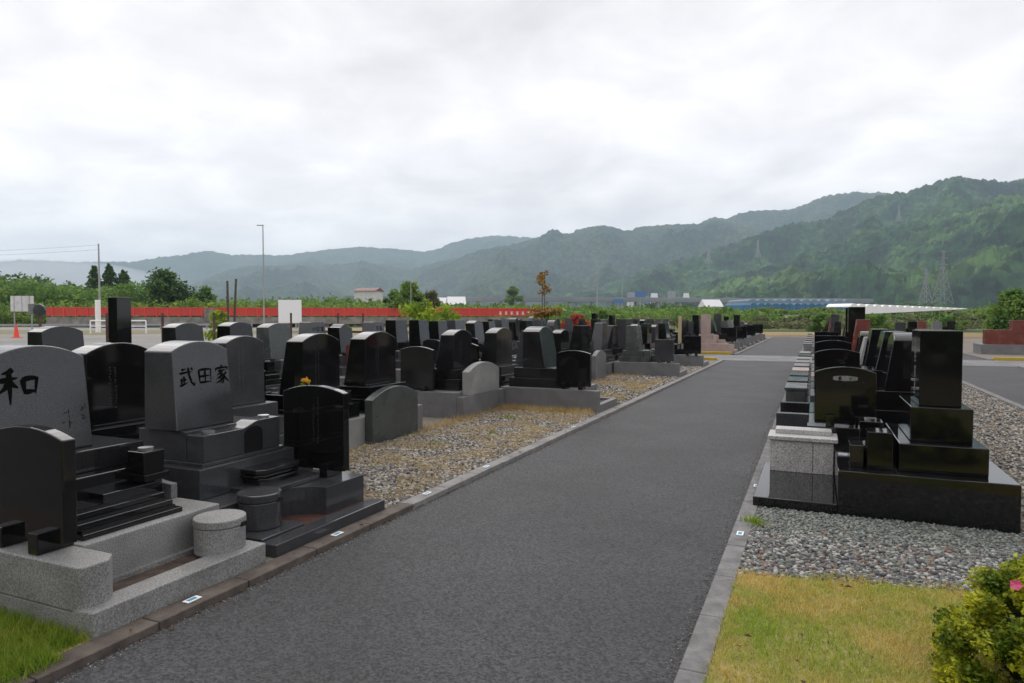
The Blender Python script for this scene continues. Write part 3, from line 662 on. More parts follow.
for (x0,x1,y0,y1,lb) in [(-5.1,-3.25,30.72,30.86,'yellow painted kerb at the foot of the pink grave'),(-3.9,-3.25,25.9,26.05,'short yellow painted kerb at the near side of the cross lane'),(6.15,10,28.9+1.6,30.66,'yellow painted kerb before the red grave'),(7.5,11,26.3,26.5,'yellow painted kerb at the far right beside the lane')]:
    tag(MB().box(x0,x1,y0,y1,-.05,.09).build('yellow_kerb', 'yellow', None, .01), lb, 'kerb')
# little location plates on the kerbs
PL = [(195,603,-3.08),(337,536,-3.08),(427,495,-3.08),(487,468,-3.08),(735,535,-.46),(752,487,-.46),(575,428,-3.08)]
WHERE = ['beside the 和 grave','beside the 武田家 grave','at the near gravel gap end','halfway along the gravel gap','by the lawn right of path','by the right-hand black grave','before the long grey surround']
for (px,py,x), wh in zip(PL, WHERE):
    d = sight(px, py); k = (0-CAMH)/d.z; y = d.y*k
    r = empty('kerb_plate', (x, y, .0145), 0, f'small white plate with blue print on kerb {wh}', 'plate', 'location plates on the kerbs')
    MB().box(-.023,.023,-.046,.046,0,.004).build('plate', 'white', r); MB().box(-.013,.013,-.03,.026,.004,.0048).build('print', 'blue', r)

# pebbles
pebbles('river_gravel', 'tan and grey rounded gravel in the gap between graves along the path', [(-4.98,-3.15,4.62,10.7)], 2600, .0125, 'peb_tan', True)
pebbles('river_gravel', 'loose tan gravel between graves further along the left', [(-4.98,-3.15,11.95,18.0),(-4.98,-3.15,19.3,22.2)], 700, .022, 'peb_tan')
pebbles('cobble_gravel', 'mixed grey cobbles between lawn and black grave', [(-.40,3.2,4.1,5.45)], 5200, .0112, 'peb_grey', True, keep=lambda x,y: (y < 5.05+.35*rng.random(len(x))+.03*x) & (y > 4.36+.2*x))
pebbles('stone_chippings', 'fine green-grey chippings at the foot of the black grave', [(-.40,3.2,4.95,5.92)], 4200, .0105, 'peb_green', False, keep=lambda x,y: y > 4.9+.5*rng.random(len(x)))
pebbles('river_gravel', 'brown and grey gravel strip between right graves and road', [(1.40,3.2,5.9,26)], 1300, .016, 'peb_tan')
pebbles('river_gravel', 'gravel between graves right of the path', [(-.40,1.3,7.4,8.2),(-.4,1.3,10.5,11.4)], 900, .02, 'peb_tan')

pebbles('kerb_grit', 'brown grit washed along the edge of the left kerb', [(-3.01,-2.95,1.0,14)], 4000, .0035, 'peb_tan', z=-.03)
pebbles('kerb_grit', 'fine grit washed along the edge of the right kerb', [(-.60,-.525,2.0,14)], 2500, .0035, 'peb_grey', z=-.03)
# straw and weeds among the gravel
def ptsrect(n, x0, x1, y0, y1): return np.stack([rng.uniform(x0,x1,n), rng.uniform(y0,y1,n), np.zeros(n)], 1)
def clumpy(n, x0, x1, y0, y1, thr, sc=1.3, seed=0.):
    P = ptsrect(n, x0, x1, y0, y1)
    k = np.array([noise.noise(Vector((p[0]*sc+seed, p[1]*sc, 0))) for p in P]); return P[k > thr+rng.normal(0,.12,len(P))]
blades('dry_grass', 'dry yellow straw scattered over the left gravel', clumpy(42000,-4.95,-3.17,4.7,10.6,.0,2.2), .015,.075,.003,'straw',.9)
blades('dry_grass', 'dry tufts along the foot of the grey surrounds', np.concatenate([ptsrect(3500,-4.95,-3.25,10.4,10.72),ptsrect(1600,-4.97,-4.75,7.9,10.6),clumpy(16000,-4.95,-3.25,12.,18.,.1,1.)]), .03,.12,.004,'straw',.7)
blades('weeds', 'small green weeds growing through the gravel', np.concatenate([rng.normal((-4.3,9.6,0),(.05,.05,0),(120,3)),rng.normal((-3.9,8.2,0),(.04,.04,0),(60,3)),rng.normal((-.40,5.42,0),(.035,.05,0),(160,3)),rng.normal((-4.2,7.2,0),(.05,.05,0),(70,3))]), .02,.07,.008,'leaf_lime',.7, 'weeds')
# lawns
M['lawn'] = mat('lawn_soil', (.18,.19,.04), .95, var=(.34,.27,.11), vscale=2.2, bump=.8, bscale=60, detail=6)
M['grassblade'] = leafmat('lawn_blades', (.28,.40,.03), (.62,.47,.14), 1.6, .35, .3)
M['grassgreen'] = leafmat('green_blades', (.17,.27,.022), (.34,.38,.06), 3., .3, .4)
sheet('lawn', [(-.40,-1),(3.2,-1),(3.2,4.90),(1.0,4.64),(-.40,4.36)], .005, 'lawn')
P = ptsrect(110000, -.41, 2.2, 2.3, 4.95); P = P[P[:,1] < 4.40+.20*P[:,0]+.04*np.sin(P[:,0]*9)+rng.normal(0,.025,len(P))]
blades('lawn_grass', 'short yellowish green lawn at the near right of the path', P, .014,.045,.0035,'grassblade',.8)
rect('lawn', -4.7, -3.14, 1.0, 2.13, .004, 'lawn'); rect('unseen_dark_soil', -12, -4.72, 1.0, 2.1, -.002, 'soil'); rect('path', -12, -3.15, -6, .98, -.02, 'asphalt')  # dark soil and asphalt out of view, added to darken the plaque's reflection
P = ptsrect(26000, -4.6, -3.0, 1.3, 2.13); P = P[P[:,0] < -3.07-.10*(P[:,1] > 1.95)+rng.normal(0,.02,len(P))]
blades('lawn_grass', 'bright green grass tuft at the near left corner', P, .03,.085,.0045,'grassgreen',.5)
# fallen leaves
mb = MB()
for _ in range(150):
    if _ < 40: x, y, s = random.uniform(-.3,1.6), random.uniform(2.6,4.3), random.uniform(.01,.026)
    elif _ < 80: x, y, s = random.uniform(-.38,1.5), random.uniform(4.3,5.6), random.uniform(.01,.026)
    else: x, y, s = random.choice((random.uniform(-4.9,-3.2),random.gauss(-3.0,.04))), random.uniform(2.0,10.), random.uniform(.008,.022)
    a = random.uniform(0,PI*2); ca, sa = math.cos(a)*s, math.sin(a)*s; z = .035 if _ < 80 else (.03 if x < -3.2 and y > 4.6 else (.018 if x < -3.012 else -.024))
    mb.add([(x-ca,y-sa,z),(x+sa*.5,y-ca*.5,z+.012),(x+ca,y+sa,z+.004),(x-sa*.5,y+ca*.5,z+.012)], [(0,1,2,3)])
tag(mb.build('fallen_leaves', mat('brown_leaf', (.13,.055,.03), .9, var=(.08,.04,.02), vscale=20)), 'brown fallen leaves lying on lawn and gravel', 'leaves', kind='stuff')

# azalea bush
def azalea(x, y, rx, ry, rz, label, flower=True):
    random.seed(int(x*100)+900); r = empty('azalea_bush', (x,y,0), 0, label, 'bush')
    n = 150; cl = []
    for i in range(n):
        d = Vector((random.gauss(0,1),random.gauss(0,1),abs(random.gauss(0,1))*.9+.02)).normalized(); k = random.uniform(.78,1.03)
        cl.append((d.x*rx*k, d.y*ry*k, .02+d.z*rz*k, .075,.075,.06))
    foliage('foliage', cl, 'azalea', r, .0155, 330 if flower else 60)
    foliage('inner_foliage', [(random.uniform(-.5,.5)*rx, random.uniform(-.5,.5)*ry, random.uniform(.1,.55)*rz, .1,.1,.08) for _ in range(60)], 'azalea_shade', r, .02, 110)
    st = MB()
    for i in range(16):
        a = random.uniform(0,2*PI); st.tube((0,0,0), (math.cos(a)*rx*.7, math.sin(a)*ry*.7, rz*random.uniform(.3,.8)), .012, .004, 6)
    st.build('stems', 'bark', r)
    if flower:
        f = MB(); d0 = sight(1014, 582); kk = (y-.30)/d0.y; q = Vector((d0.x*kk-x, -.30, CAMH+d0.z*kk)); q = q+Vector((0,-.02,0))
        for k in range(5):
            a = 2*PI*k/5; e1 = Vector((math.cos(a),0,math.sin(a))); e2 = Vector((-math.sin(a),0,math.cos(a)))
            f.add([q, q+e1*.014+e2*.010+Vector((0,-.010,0)), q+e1*.024+Vector((0,-.008,0)), q+e1*.014-e2*.010+Vector((0,-.010,0))], [(0,1,2,3)])
        f.build('flower', 'flowerpink', r)
azalea(1.08, 3.42, .55, .50, .52, 'rounded azalea bush with yellow-green leaves and one pink flower')

# ------------------------------------------------------------------ car park, fields
M['lot'] = mat('car_park_gravel', (.17,.165,.155), .9, var=(.25,.24,.22), vscale=.15, detail=9)
M['drygrass'] = mat('dry_grass_field', (.24,.18,.08), .95, var=(.14,.145,.06), vscale=.25, detail=9)
M['brown'] = mat('brown_field', (.13,.085,.055), .95, var=(.20,.14,.09), vscale=.2, detail=9)
M['ochre'] = mat('ochre_grass', (.30,.21,.07), .95, var=(.20,.16,.06), vscale=.3, detail=9)
M['greenfield'] = mat('green_field', (.06,.10,.022), .95, var=(.12,.15,.04), vscale=.08, detail=9)
M['orangef'] = mat('orange_soil_field', (.30,.13,.06), .95, var=(.22,.15,.08), vscale=.15, detail=9)
def band(name, R0, R1, pxs, z, m, wig=0., rise=0.):
    f = lambda px, R: (*at(px, R), z+(max(0, R-88)*rise))
    a = [f(px, R0+wig*math.sin(px*.05)) for px in pxs]; b = [f(px, R1+wig*math.sin(px*.04+2)) for px in pxs]; n = len(pxs)
    return struct(MB().add(a+b, [(i,i+1,n+i+1,n+i) for i in range(n-1)]).build(name, m))
sheet('car_park', [(-13.6,2),(-13.6,60),(-60,105),(-130,75),(-90,2)], -.06, 'lot')
PX = list(range(-700,701,50))
PXR = list(range(560,1500,40))
sheet('field_strip', [(-55,60.5),(45,60.5),(50,70),(-58,74)], -.05, 'brown')
sheet('field_strip', [(-60,69),(60,69),(70,84),(-64,84)], -.044, 'ochre')
band('dry_verge', 68, 88, list(range(-500,560,40)), -.05, 'drygrass', 3)
band('road_beyond', 89, 112, list(range(-500,230,40)), -.045, 'asphalt2')
# crop strips right of centre
FIELDS = [(84,100,'greenfield'),(100,118,'drygrass'),(118,128,'brown'),(128,150,'orangef'),(150,175,'greenfield'),(175,196,'ochre'),(196,240,'greenfield'),(240,262,'brown'),(262,330,'greenfield'),(330,360,'ochre'),(360,520,'greenfield')]
for i, (a,b,m) in enumerate(FIELDS):
    pxs = [640-min(i,3)*8]+PXR[3:] if i else [600]+PXR[3:]
    band('field_strip', a, b, pxs, -.05+.004*(len(FIELDS)-i), m, 0, .0185)

# ------------------------------------------------------------------ plants and trees
def tree(px, R, H, Wd, m, label, group=None, trunk=.12, n=26, per=70, leaf=None, base=.25, name='tree', lean=0):
    x, y = at(px, R); r = empty(name, (x,y,-.05), random.uniform(0,6), label, 'tree', group)
    leaf = leaf or max(.09, R*.0032)
    cl = []
    for i in range(n):
        t = random.random()**.8; z = H*(base+(1-base)*t); w = Wd/2*math.sin(PI*min(.97,.22+.72*t))
        a = random.uniform(0,2*PI); k = random.uniform(.1,.85); s = Wd*random.uniform(.10,.2)
        cl.append((math.cos(a)*w*k, math.sin(a)*w*k, z-s*.4, s, s, s*.75))
    foliage('crown', cl, m, r, leaf, per)
    tb = MB(); tb.tube((0,0,0), (0,0,H*.55), trunk, trunk*.6, 7); tb.tube((0,0,H*.5), (lean,0,H*.92), trunk*.6, trunk*.15, 6)
    for c in cl[:7]: tb.tube((0,0,H*random.uniform(.25,.5)), c[:3], trunk*.4, trunk*.1, 5)
    tb.build('trunk', 'bark', r); return r
def mass(name, label, px0, px1, R0, R1, hfun, m, step=6., leaf=.5, per=45, cat='trees', wd=3.2, rise=0.):
    """a belt of foliage that reads as one mass"""
    cl = []; px = px0
    while px < px1:
        for R in np.arange(R0, R1, max(4., (R1-R0)/4)):
            RR = R+random.uniform(-3,3); pj = px+random.uniform(-step,step); x, y = at(pj, RR); g0 = max(0, RR-88)*rise
            H = hfun(pj)*random.uniform(.72,1.0); nz = max(1, int(H/(wd*.8)))
            for k in range(nz):
                s = wd*random.uniform(.6,1.1); cl.append((x+random.uniform(-1,1), y+random.uniform(-1,1), g0+max(.3*s, H-s*.7-k*wd*.85), s, s, s*.75))
        px += step
    o = foliage(name, cl, m, None, leaf, per); return tag(o, label, cat, kind='stuff')
def lerp(tab):
    def f(px):
        if px <= tab[0][0]: return tab[0][1]
        for (a,b),(c,d) in zip(tab, tab[1:]):
            if px <= c: return b+(d-b)*(px-a)/(c-a)
        return tab[-1][1]
    return f
Rw = 150
hz = lambda py, R: zat(py, R)
prof = lerp([(-160,hz(276,Rw)),(0,hz(273,Rw)),(20,hz(272,Rw)),(50,hz(281,Rw)),(90,hz(284,Rw)),(130,hz(279,Rw)),(190,hz(289,Rw)),(210,hz(294,Rw)),(270,hz(293,Rw)),(330,hz(293,Rw)),(400,hz(299,Rw))])
mass('woods', 'dense green woodland belt behind the red bridge at left', -160, 205, 148, 172, prof, 'leaf_mid', 7, .62, 60)
mass('woods', 'darker woodland behind the green belt at left', -160, 130, 178, 200, lambda p: prof(p)*1.22, 'leaf_dark', 8, .7, 50)
mass('thicket', 'light green thicket along the left of the bridge', -160, 420, 132, 142, lerp([(-160,4.5),(0,4.8),(100,5),(200,5.6),(300,5.2),(420,4.8)]), 'leaf_light', 7, .5, 55, wd=2.4)
mass('woods', 'green tree belt beyond the middle of the bridge', 200, 440, 165, 185, lerp([(200,7),(260,6.5),(330,7.5),(350,7),(440,6)]), 'leaf_mid', 6, .6, 50)
mass('orchard', 'light green orchard belt beyond the graves', 556, 770, 112, 132, lerp([(395,3.4),(480,3.2),(600,3.3),(700,3.2),(770,2.6)]), 'leaf_mid', 6, .42, 60, wd=1.9)
mass('orchard', 'light green orchard belt behind the right end of the bridge', 395, 560, 142, 160, lerp([(395,4.6),(480,4.3),(560,4.2)]), 'leaf_light', 6, .5, 55, wd=2.2)
mass('orchard', 'dark orchard trees before the distant houses', 440, 740, 190, 225, lerp([(440,6.5),(520,6),(640,5.2),(740,5)]), 'leaf_mid', 6, .7, 45, wd=2.8)
mass('hedge_belt', 'low mixed scrub along the field edge behind the path', 640, 1120, 92, 104, lerp([(640,1.9),(700,1.6),(780,1.1),(850,1.3),(880,.9),(1120,.7)]), 'leaf_grey', 6, .35, 50, wd=1.2)
mass('orchard', 'green crop rows in the fields at right', 880, 1120, 310, 350, lambda p: 6.6, 'leaf_mid', 6, .9, 40, wd=2.2)
for a_, b_, p0_, p1_, h_, m_, lb_ in [(118,126,790,1120,.9,'leaf_grey','low olive scrub strip across the nearer field at right'),(150,158,700,1120,1.3,'leaf_mid','low green crop row across the field at right'),(186,192,820,1120,1.3,'leaf_grey','second olive scrub strip farther up the field'),(232,242,690,1120,2.0,'leaf_light','light green orchard row below the blue netting'),(285,295,760,1120,2.0,'leaf_mid','green orchard row below the white film roof')]:
    mass('hedgerow', lb_, p0_, p1_, a_, b_, (lambda p, h_=h_: h_*(1+.35*math.sin(p*.11+h_*9))), m_, 6, .35+h_*.12, 40, 'hedge', wd=h_*.6, rise=.0185)
mass('woods', 'dark trees along the foot of the mountain', 560, 1160, 620, 700, lambda p: 13+4*math.sin(p*.05), 'leaf_dark', 6, 2.4, 32, wd=7)
mass('woods', 'trees along the foot of the left mountains', -160, 600, 620, 720, lambda p: 11+3*math.sin(p*.06), 'leaf_dark', 8, 2.4, 28, wd=7)

tree(165, 140, hz(271,140), 13, 'leaf_dark', 'big round dark tree above the woodland at left', n=60, per=110, trunk=.35, base=.2)
tree(205, 142, hz(287,142), 7, 'leaf_mid', 'smaller round tree right of the big round tree', n=26, trunk=.2)
tree(410, 120, hz(283,120), 7.5, 'leaf_light', 'light green tree above the middle of the red bridge', n=34, trunk=.2)
tree(432, 122, hz(291,122), 5, 'leaf_grey', 'greyish blossoming tree beside the light green tree', n=20, trunk=.15)
tree(394, 126, hz(291,126), 5, 'leaf_mid', 'small green tree left of the light green tree', n=20, trunk=.15)
tree(514, 420, hz(286,420), 14, 'leaf_mid', 'lone round tree standing before the far viaduct', n=20, leaf=1.2, trunk=.4)
tree(1014, 62, hz(294,62)+.3, 5.2, 'leaf_mid', 'rounded green tree at the right edge beyond the red grave', n=50, per=130, leaf=.2, trunk=.16, base=.1)
tree(820, 82, 2.2, 4.2, 'leaf_mid', 'low round bush at the far end of the path', n=18, leaf=.25, base=.1, name='bush')
tree(878, 74, 2.0, 4.6, 'leaf_mid', 'low round bush behind the black headstones at right', n=18, leaf=.25, base=.1, name='bush')
tree(948, 84, 2.0, 4.5, 'leaf_mid', 'low green bush left of the black pillar top in the field', n=18, leaf=.25, base=.1, name='bush')
tree(762, 96, 1.9, 5, 'leaf_grey', 'olive scrub bush left of the path end', n=18, leaf=.25, base=.1, name='bush')
tree(576, 86, hz(312,86)-.3, 4.6, 'leaf_red', 'small red-leaved maple behind the far graves', n=30, per=110, leaf=.22, base=.2, trunk=.1)
tree(602, 92, 2.6, 4, 'leaf_mid', 'green bush right of the red maple', n=18, leaf=.25, base=.1, name='bush')
# conifers
def conifer(px, R, H, Wd, label):
    x, y = at(px, R); r = empty('conifer', (x,y,0), 0, label, 'tree', 'conifers rising over the left woodland')
    cl = []
    for i in range(26):
        t = i/25; z = H*(.25+.72*t); w = Wd/2*(1-t)**.7+.2; a = i*2.4
        cl.append((math.cos(a)*w*.5, math.sin(a)*w*.5, z, w*.6+.2, w*.6+.2, .8))
    foliage('crown', cl, 'leaf_dark', r, .6, 45); MB().tube((0,0,0),(0,0,H*.98),.3,.05,7).build('trunk','bark',r)
conifer(95, 172, hz(267,172), 6, 'pointed conifer left of the pale utility pole')
conifer(110, 174, hz(265.5,174), 8, 'tallest dark conifer right of the pale utility pole')
conifer(124, 176, hz(271,176), 9, 'broad dark conifer, rightmost of the conifer group')
# staked young trees near the cemetery edge
def staked(px, R, ht, hs, m, label, stakes=2, wd=1.2, n=10, leaf=.12, top_cl=None):
    x, y = at(px, R); r = empty('staked_tree', (x,y,0), 0, label, 'tree', 'staked young trees at the cemetery edge')
    MB().tube((0,0,0),(.05,.02,ht),.04,.015,6).build('trunk','bark',r)
    cl = [(random.uniform(-.5,.5)*wd, random.uniform(-.5,.5)*wd, hs*random.uniform(.35,.95), .25*wd,.25*wd,.2*wd) for _ in range(n)]
    foliage('crown', cl+(top_cl or []), m, r, leaf, 70)
    for k in range(stakes): MB().tube((-.15+.3*k,.05,0),(-.1+.35*k,.0,ht*.9),.03,.03,6).build('stake','bark',r)
    return r
staked(221, 27, hz(309,27), hz(312,27), 'leaf_lime', 'young tree with lime green leaves beside two leaning stakes', 0, .9, 12, .11)
for i, (px, t, lb) in enumerate([(228.,281,'straight brown stake behind the lime green young tree'),(232.5,279,'leaning brown stake behind the lime green young tree')]):
    x, y = at(px, 28); x2, y2 = at(px+(4 if i else -.2), 28)
    tag(MB().tube((x,y,0),(x2,y2,hz(t,28)),.055,.045,7).build('stake','bark'), lb, 'stake', None)
staked(427, 36, hz(297,36), hz(303,36), 'leaf_lime', 'young lime green tree in front of the red bridge', 1, 1.9, 22, .14)
staked(455, 40, hz(309,40), hz(309,40), 'leaf_lime', 'low lime green sapling right of the larger lime tree', 1, 1.3, 10, .14)
R_ = 40; x, y = at(544, R_)
r = staked(544, R_, hz(270,R_), 1.6, 'leaf_lime', 'tall thin tree with orange-brown top leaves and green foot', 1, 1.1, 10, .13)
cl = [(random.uniform(-.25,.35), random.uniform(-.3,.3), z, .28,.28,.18) for z in np.arange(3.0, hz(271,R_), .17)]
foliage('orange_leaves', cl, 'leaf_orange', r, .14, 28)
foliage('orange_skirt', [(random.uniform(-.9,.9), random.uniform(-.5,.5), 1.95+random.uniform(-.25,.2), .3,.3,.16) for _ in range(14)], 'leaf_orange', r, .14, 40)

# ------------------------------------------------------------------ bridge
def bridge():
    A = Vector((*at(47, 112), 0)); B = Vector((*at(545, 122), 0)); d = (B-A).normalized(); Ln = (B-A).length; ang = math.atan2(d.y, d.x)
    r = empty('bridge', A, ang, 'long bridge with red railing on a weathered concrete deck', 'bridge')
    zt = 3.30; zb = 1.72
    MB().box(0, Ln, 0, 6.0, .75, 1.5).build('deck', 'oldconc', r); MB().box(0, Ln, -.25, 0, .55, 1.70).build('deck_edge', 'oldconc', r)
    n = 13
    for i in range(n+1):
        x = Ln*i/n; MB().box(x-.5, x+.5, .4, 5.4, -.1, .75).build('pier', 'oldconc', r)
    MB().box(Ln-2.5, Ln+.8, -.4, 6.2, -.1, 1.62).build('abutment', 'oldconc', r)
    sides = [(-.15,'front_railing'),(5.9,'rear_railing')]
    for yy, nm in sides:
        if yy > 0: continue
        s = 38; mb = MB(); mb.box(0, Ln, yy-.06, yy+.06, zt-.13, zt)
        mb.box(0, Ln, yy-.04, yy+.04, zb+.25, zb+.33)
        mb.build('rail', 'railred', r)
        for k in range(46):
            x = Ln*(k+.5)/46; MB().box(x-.09, x+.09, yy-.09, yy+.09, zb, zt-.13).build('railing_post', 'railred', r)
        MB().box(0, Ln, yy+.012, yy+.03, zb+.33, zt-.13).build('railing_panel', 'railpanel', r)
        # pale characters on the railing, too far off to read
        mb = MB(); x0 = Ln*.90
        for k in range(7):
            mb.box(x0+k*1.0, x0+k*1.0+.55, yy-.10, yy-.092, zb+.5, zb+.58); mb.box(x0+k*1.0+.2, x0+k*1.0+.32, yy-.108, yy-.1, zb+.4, zb+.95); mb.box(x0+k*1.0+.02, x0+k*1.0+.5, yy-.116, yy-.109, zb+.85, zb+.92)
        mb.build('pale_markings', 'white', r)
    xq = Ln*.31; MB().box(xq-1.0, xq+.9, -.35, .3, .9, 3.1).build('gate_pillar', 'oldconc', r, .08)
M['railpanel'] = mat('red_railing_panel', (.58,.042,.028), .6, var=(.48,.04,.03), vscale=.5)
bridge()

# ------------------------------------------------------------------ street furniture at left
def pole(px, R, top, r0, label, name='utility_pole', arm=False, lamp=False, m='metalpost', kind='pole'):
    x, y = at(px, R); z = hz(top, R); r = empty(name, (x,y,0), YAW, label, kind)
    MB().tube((0,0,-.05),(0,0,z),r0*.8,r0*.5,10).build('shaft', m, r)
    if arm: MB().box(-.9,.9,-.06,.06,z-.5,z-.38).build('crossarm', m, r)
    if lamp: MB().box(-.75,.12,-.12,.12,z-.03,z+.08).build('lamp_head', m, r, .02)
    return x, y, z
pole(264, 88, 226, .13, 'tall slim street lamp pole rising over the left mountains', 'street_lamp', lamp=True, kind='lamp')
x0, y0, z0 = pole(100, 82, 244, .17, 'pale utility pole with wires at the left', arm=False)
pole(411, 105, 281, .10, 'thin pale lamp pole behind the middle of the bridge', 'street_lamp', lamp=True, kind='lamp')
pole(597, 200, 276, .28, 'white utility pole beyond the orchard left of the blue sign'); pole(622, 190, 281, .18, 'thin utility pole beyond the orchard, right of the white one')
pole(480, 210, 288, .16, 'thin pole beyond the right end of the bridge')
xw, yw = at(-260, 95)
for k, (dz, lb) in enumerate([(0,'upper overhead wire running left from the pale utility pole'),(-.55,'lower overhead wire running left from the pale utility pole')]):
    mb = MB(); prev = None
    for i in range(17):
        t = i/16; p = (x0+(xw-x0)*t, y0+(yw-y0)*t, z0-.15+dz+.8*t-3.0*t*(1-t))
        if prev: mb.tube(prev, p, .013, .013, 4)
        prev = p
    tag(mb.build('overhead_wire', 'rust'), lb, 'wire')
def board(px0, px1, top, bot, R, label, posts=True, ribs=0, name='notice_board', m='offwhite'):
    xa, ya = at((px0+px1)/2, R); w = (px1-px0)/F*R*1.0/math.cos(0); r = empty(name, (xa,ya,0), YAW, label, 'board')
    z1, zb = hz(top,R), hz(bot,R)
    p = MB().box(-w/2, w/2, -.03, .03, max(zb,.0), z1).build('panel', m, r, .01)
    if posts:
        for s in (-.38,.38): MB().tube((s*w,.08,-.05),(s*w,.08,z1-.05),.05,.05,8).build('post', 'metalpost', r)
    for k in range(ribs): MB().box(-w/2+w*(k+.5)/ribs-.02, -w/2+w*(k+.5)/ribs+.02, -.05,-.03, zb, z1).build('rib', 'metalpost', r)
    return r
board(278.5, 301.5, 300, 323, 47, 'large plain white board standing before the red bridge', m='white')
board(11, 34, 296, 311.5, 56, 'white panelled sign board on posts at the far left', ribs=3)
x, y = at(100, 70); r = empty('barrier_rail', (x,y,0), YAW, 'white tubular barrier at the foot of the utility pole', 'barrier')
for k in range(4): MB().tube((-1.+k*1.9,0,-.05),(-1.+k*1.9,0,1.25),.07,.07,8).build('post','white',r)
MB().tube((-1.,0,1.27),(4.7,0,1.27),.07,.07,8).build('top_rail','white',r); MB().tube((-1.,0,.7),(4.7,0,.7),.05,.05,8).build('middle_rail','white',r)
x, y = at(98, 74); tag(MB().box(x-.2,x+.2,y-.2,y+.2,-.05,hz(300,74)).build('white_post','white',None,.03), 'stout white post left of the utility pole foot', 'post')
def cone_(px, R, lb):
    x, y = at(px, R); r = empty('traffic_cone', (x,y,-.05), 0, lb, 'traffic cone')
    MB().box(-.3,.3,-.3,.3,0,.04).build('base','cone',r,.01); MB().cyl(0,0,.04,1.12,.22,.04,20).build('body','cone',r)
cone_(16, 56, 'bright red-orange traffic cone standing on the car park')
x, y = at(40, 46); r = empty('mirror_post', (x,y,0), YAW, 'grey post with a dark round head behind the nearest far-left headstone', 'post')
MB().tube((0,0,-.05),(0,0,1.9),.10,.08,8).build('shaft','rust',r); MB().tube((0,-.1,2.05),(0,.05,2.05),.42,.42,16).build('round_head','dgrey',r,.02); MB().box(-.75,-.3,-.05,.05,1.8,2.5).build('side_plate','mgrey',r)
PN = ['nearest the tall slim pillar','second','third','by the white board','fifth','sixth']
for i, px in enumerate([107,162.5,214,291,338,363,620]):
    if px == 620: continue
    R = 15+ (px-107)*.028; x, y = at(px, R)
    tag(MB().tube((x,y,-.02),(x,y,hz(313,R)),.03,.03,8).build('fence_post','rust'), f'thin rusty boundary post behind the third row, {ORD[i]} from the left', 'post', 'boundary posts along the car park')
# low fence line across the car park and kerb stones
xa, ya = at(-140, 88); xb_, yb_ = at(240, 96)
mb = MB(); mb.box(0, math.hypot(xb_-xa,yb_-ya), -.1,.1,.5,.75); r = empty('guard_rail', (xa,ya,0), math.atan2(yb_-ya,xb_-xa), 'low grey guard rail along the road left of the bridge', 'guard rail')
mb.build('rail','metalpost',r)
for k in range(14): MB().box(k*6-.08,k*6+.08,.1,.26,-.1,.75).build('post','metalpost',r)

# ------------------------------------------------------------------ distant buildings
def house(px, R, wpx, top, label, wall='offwhite', roof='roof_grey', eave=None, cat='house', name='house', depth=8, bot=318, gable=True):
    x, y = at(px, R); w = wpx/F*R; H = hz(top,R); e = H*.68 if eave is None else eave
    r = empty(name, (x,y,-.1), YAW+random.uniform(-.15,.15), label, cat)
    MB().box(-w/2,w/2,0,depth,0,e).build('wall', wall, r)
    mb = MB(); o = .04*w
    if gable: mb.add([(-w/2-o,-.8,e),(w/2+o,-.8,e),(w/2+o,depth+.8,e),(-w/2-o,depth+.8,e),(-w/2-o,depth/2,H),(w/2+o,depth/2,H)], [(0,1,5,4),(2,3,4,5),(0,4,3),(1,2,5),(0,3,2,1)])
    else: mb.box(-w/2-o,w/2+o,-.5,depth+.5,e,H)
    mb.build('roof', roof, r)
    k = max(2, int(w/5))
    for i in range(k):
        wx = -w/2+w*(i+.5)/k; MB().box(wx-w*.08,wx+w*.08,-.06,.02,e*.35,e*.75).build('window','winglass',r)
    return r
M['roof_grey'] = mat('grey_roof', (.16,.17,.18), .6, var=(.22,.23,.24), vscale=.3); M['roof_red'] = mat('reddish_roof', (.17,.07,.06), .6)
M['roof_blue'] = mat('blue_roof', (.07,.17,.36), .5); M['roof_white'] = mat('white_roof', (.62,.63,.64), .5); M['winglass'] = mat('dark_window', (.03,.035,.04), .15)
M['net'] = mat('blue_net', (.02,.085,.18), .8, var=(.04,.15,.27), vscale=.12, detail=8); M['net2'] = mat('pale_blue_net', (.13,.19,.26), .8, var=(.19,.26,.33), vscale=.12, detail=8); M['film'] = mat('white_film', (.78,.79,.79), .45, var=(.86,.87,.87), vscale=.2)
house(365, 230, 22, 287, 'wide low house with a reddish grey roof beyond the woodland', roof='roof_red', eave=hz(290.5,230))
house(371, 262, 16, 291, 'pale house behind the light green tree')
house(457, 240, 17, 296, 'white low shed roof beyond the bridge', roof='roof_white')
house(440, 250, 10, 297, 'small white shed left of the white low roof', roof='roof_white')
house(556, 150, 16, 309.0, 'white box building behind the red maple', wall='white', roof='roof_white', gable=False)
house(588, 152, 46, 311, 'long white building with dark windows behind the red maple', wall='offwhite', roof='roof_white', gable=False, depth=10)
house(714, 250, 17, 299, 'long white curved-roof shed before the blue netting', roof='roof_white')
HS = [(632,'roof_grey',292,14),(648,'roof_blue',296,8),(655,'roof_white',293,12),(672,'roof_grey',291,14),(687,'roof_white',293,10),(697,'roof_blue',300,13),(664,'roof_red',297,9),(690,'roof_grey',299,12)]
for i, (px,rf,top,w) in enumerate(HS):
    cn = {'roof_grey':'grey','roof_blue':'blue','roof_white':'white','roof_red':'red'}[rf]
    house(px, 1250+i*20, w*.5, top, f'small distant house with {cn} roof at the mountain foot, {["leftmost","second","third","sixth","seventh","rightmost","fourth","fifth"][i]} of its row', roof=rf, depth=14)
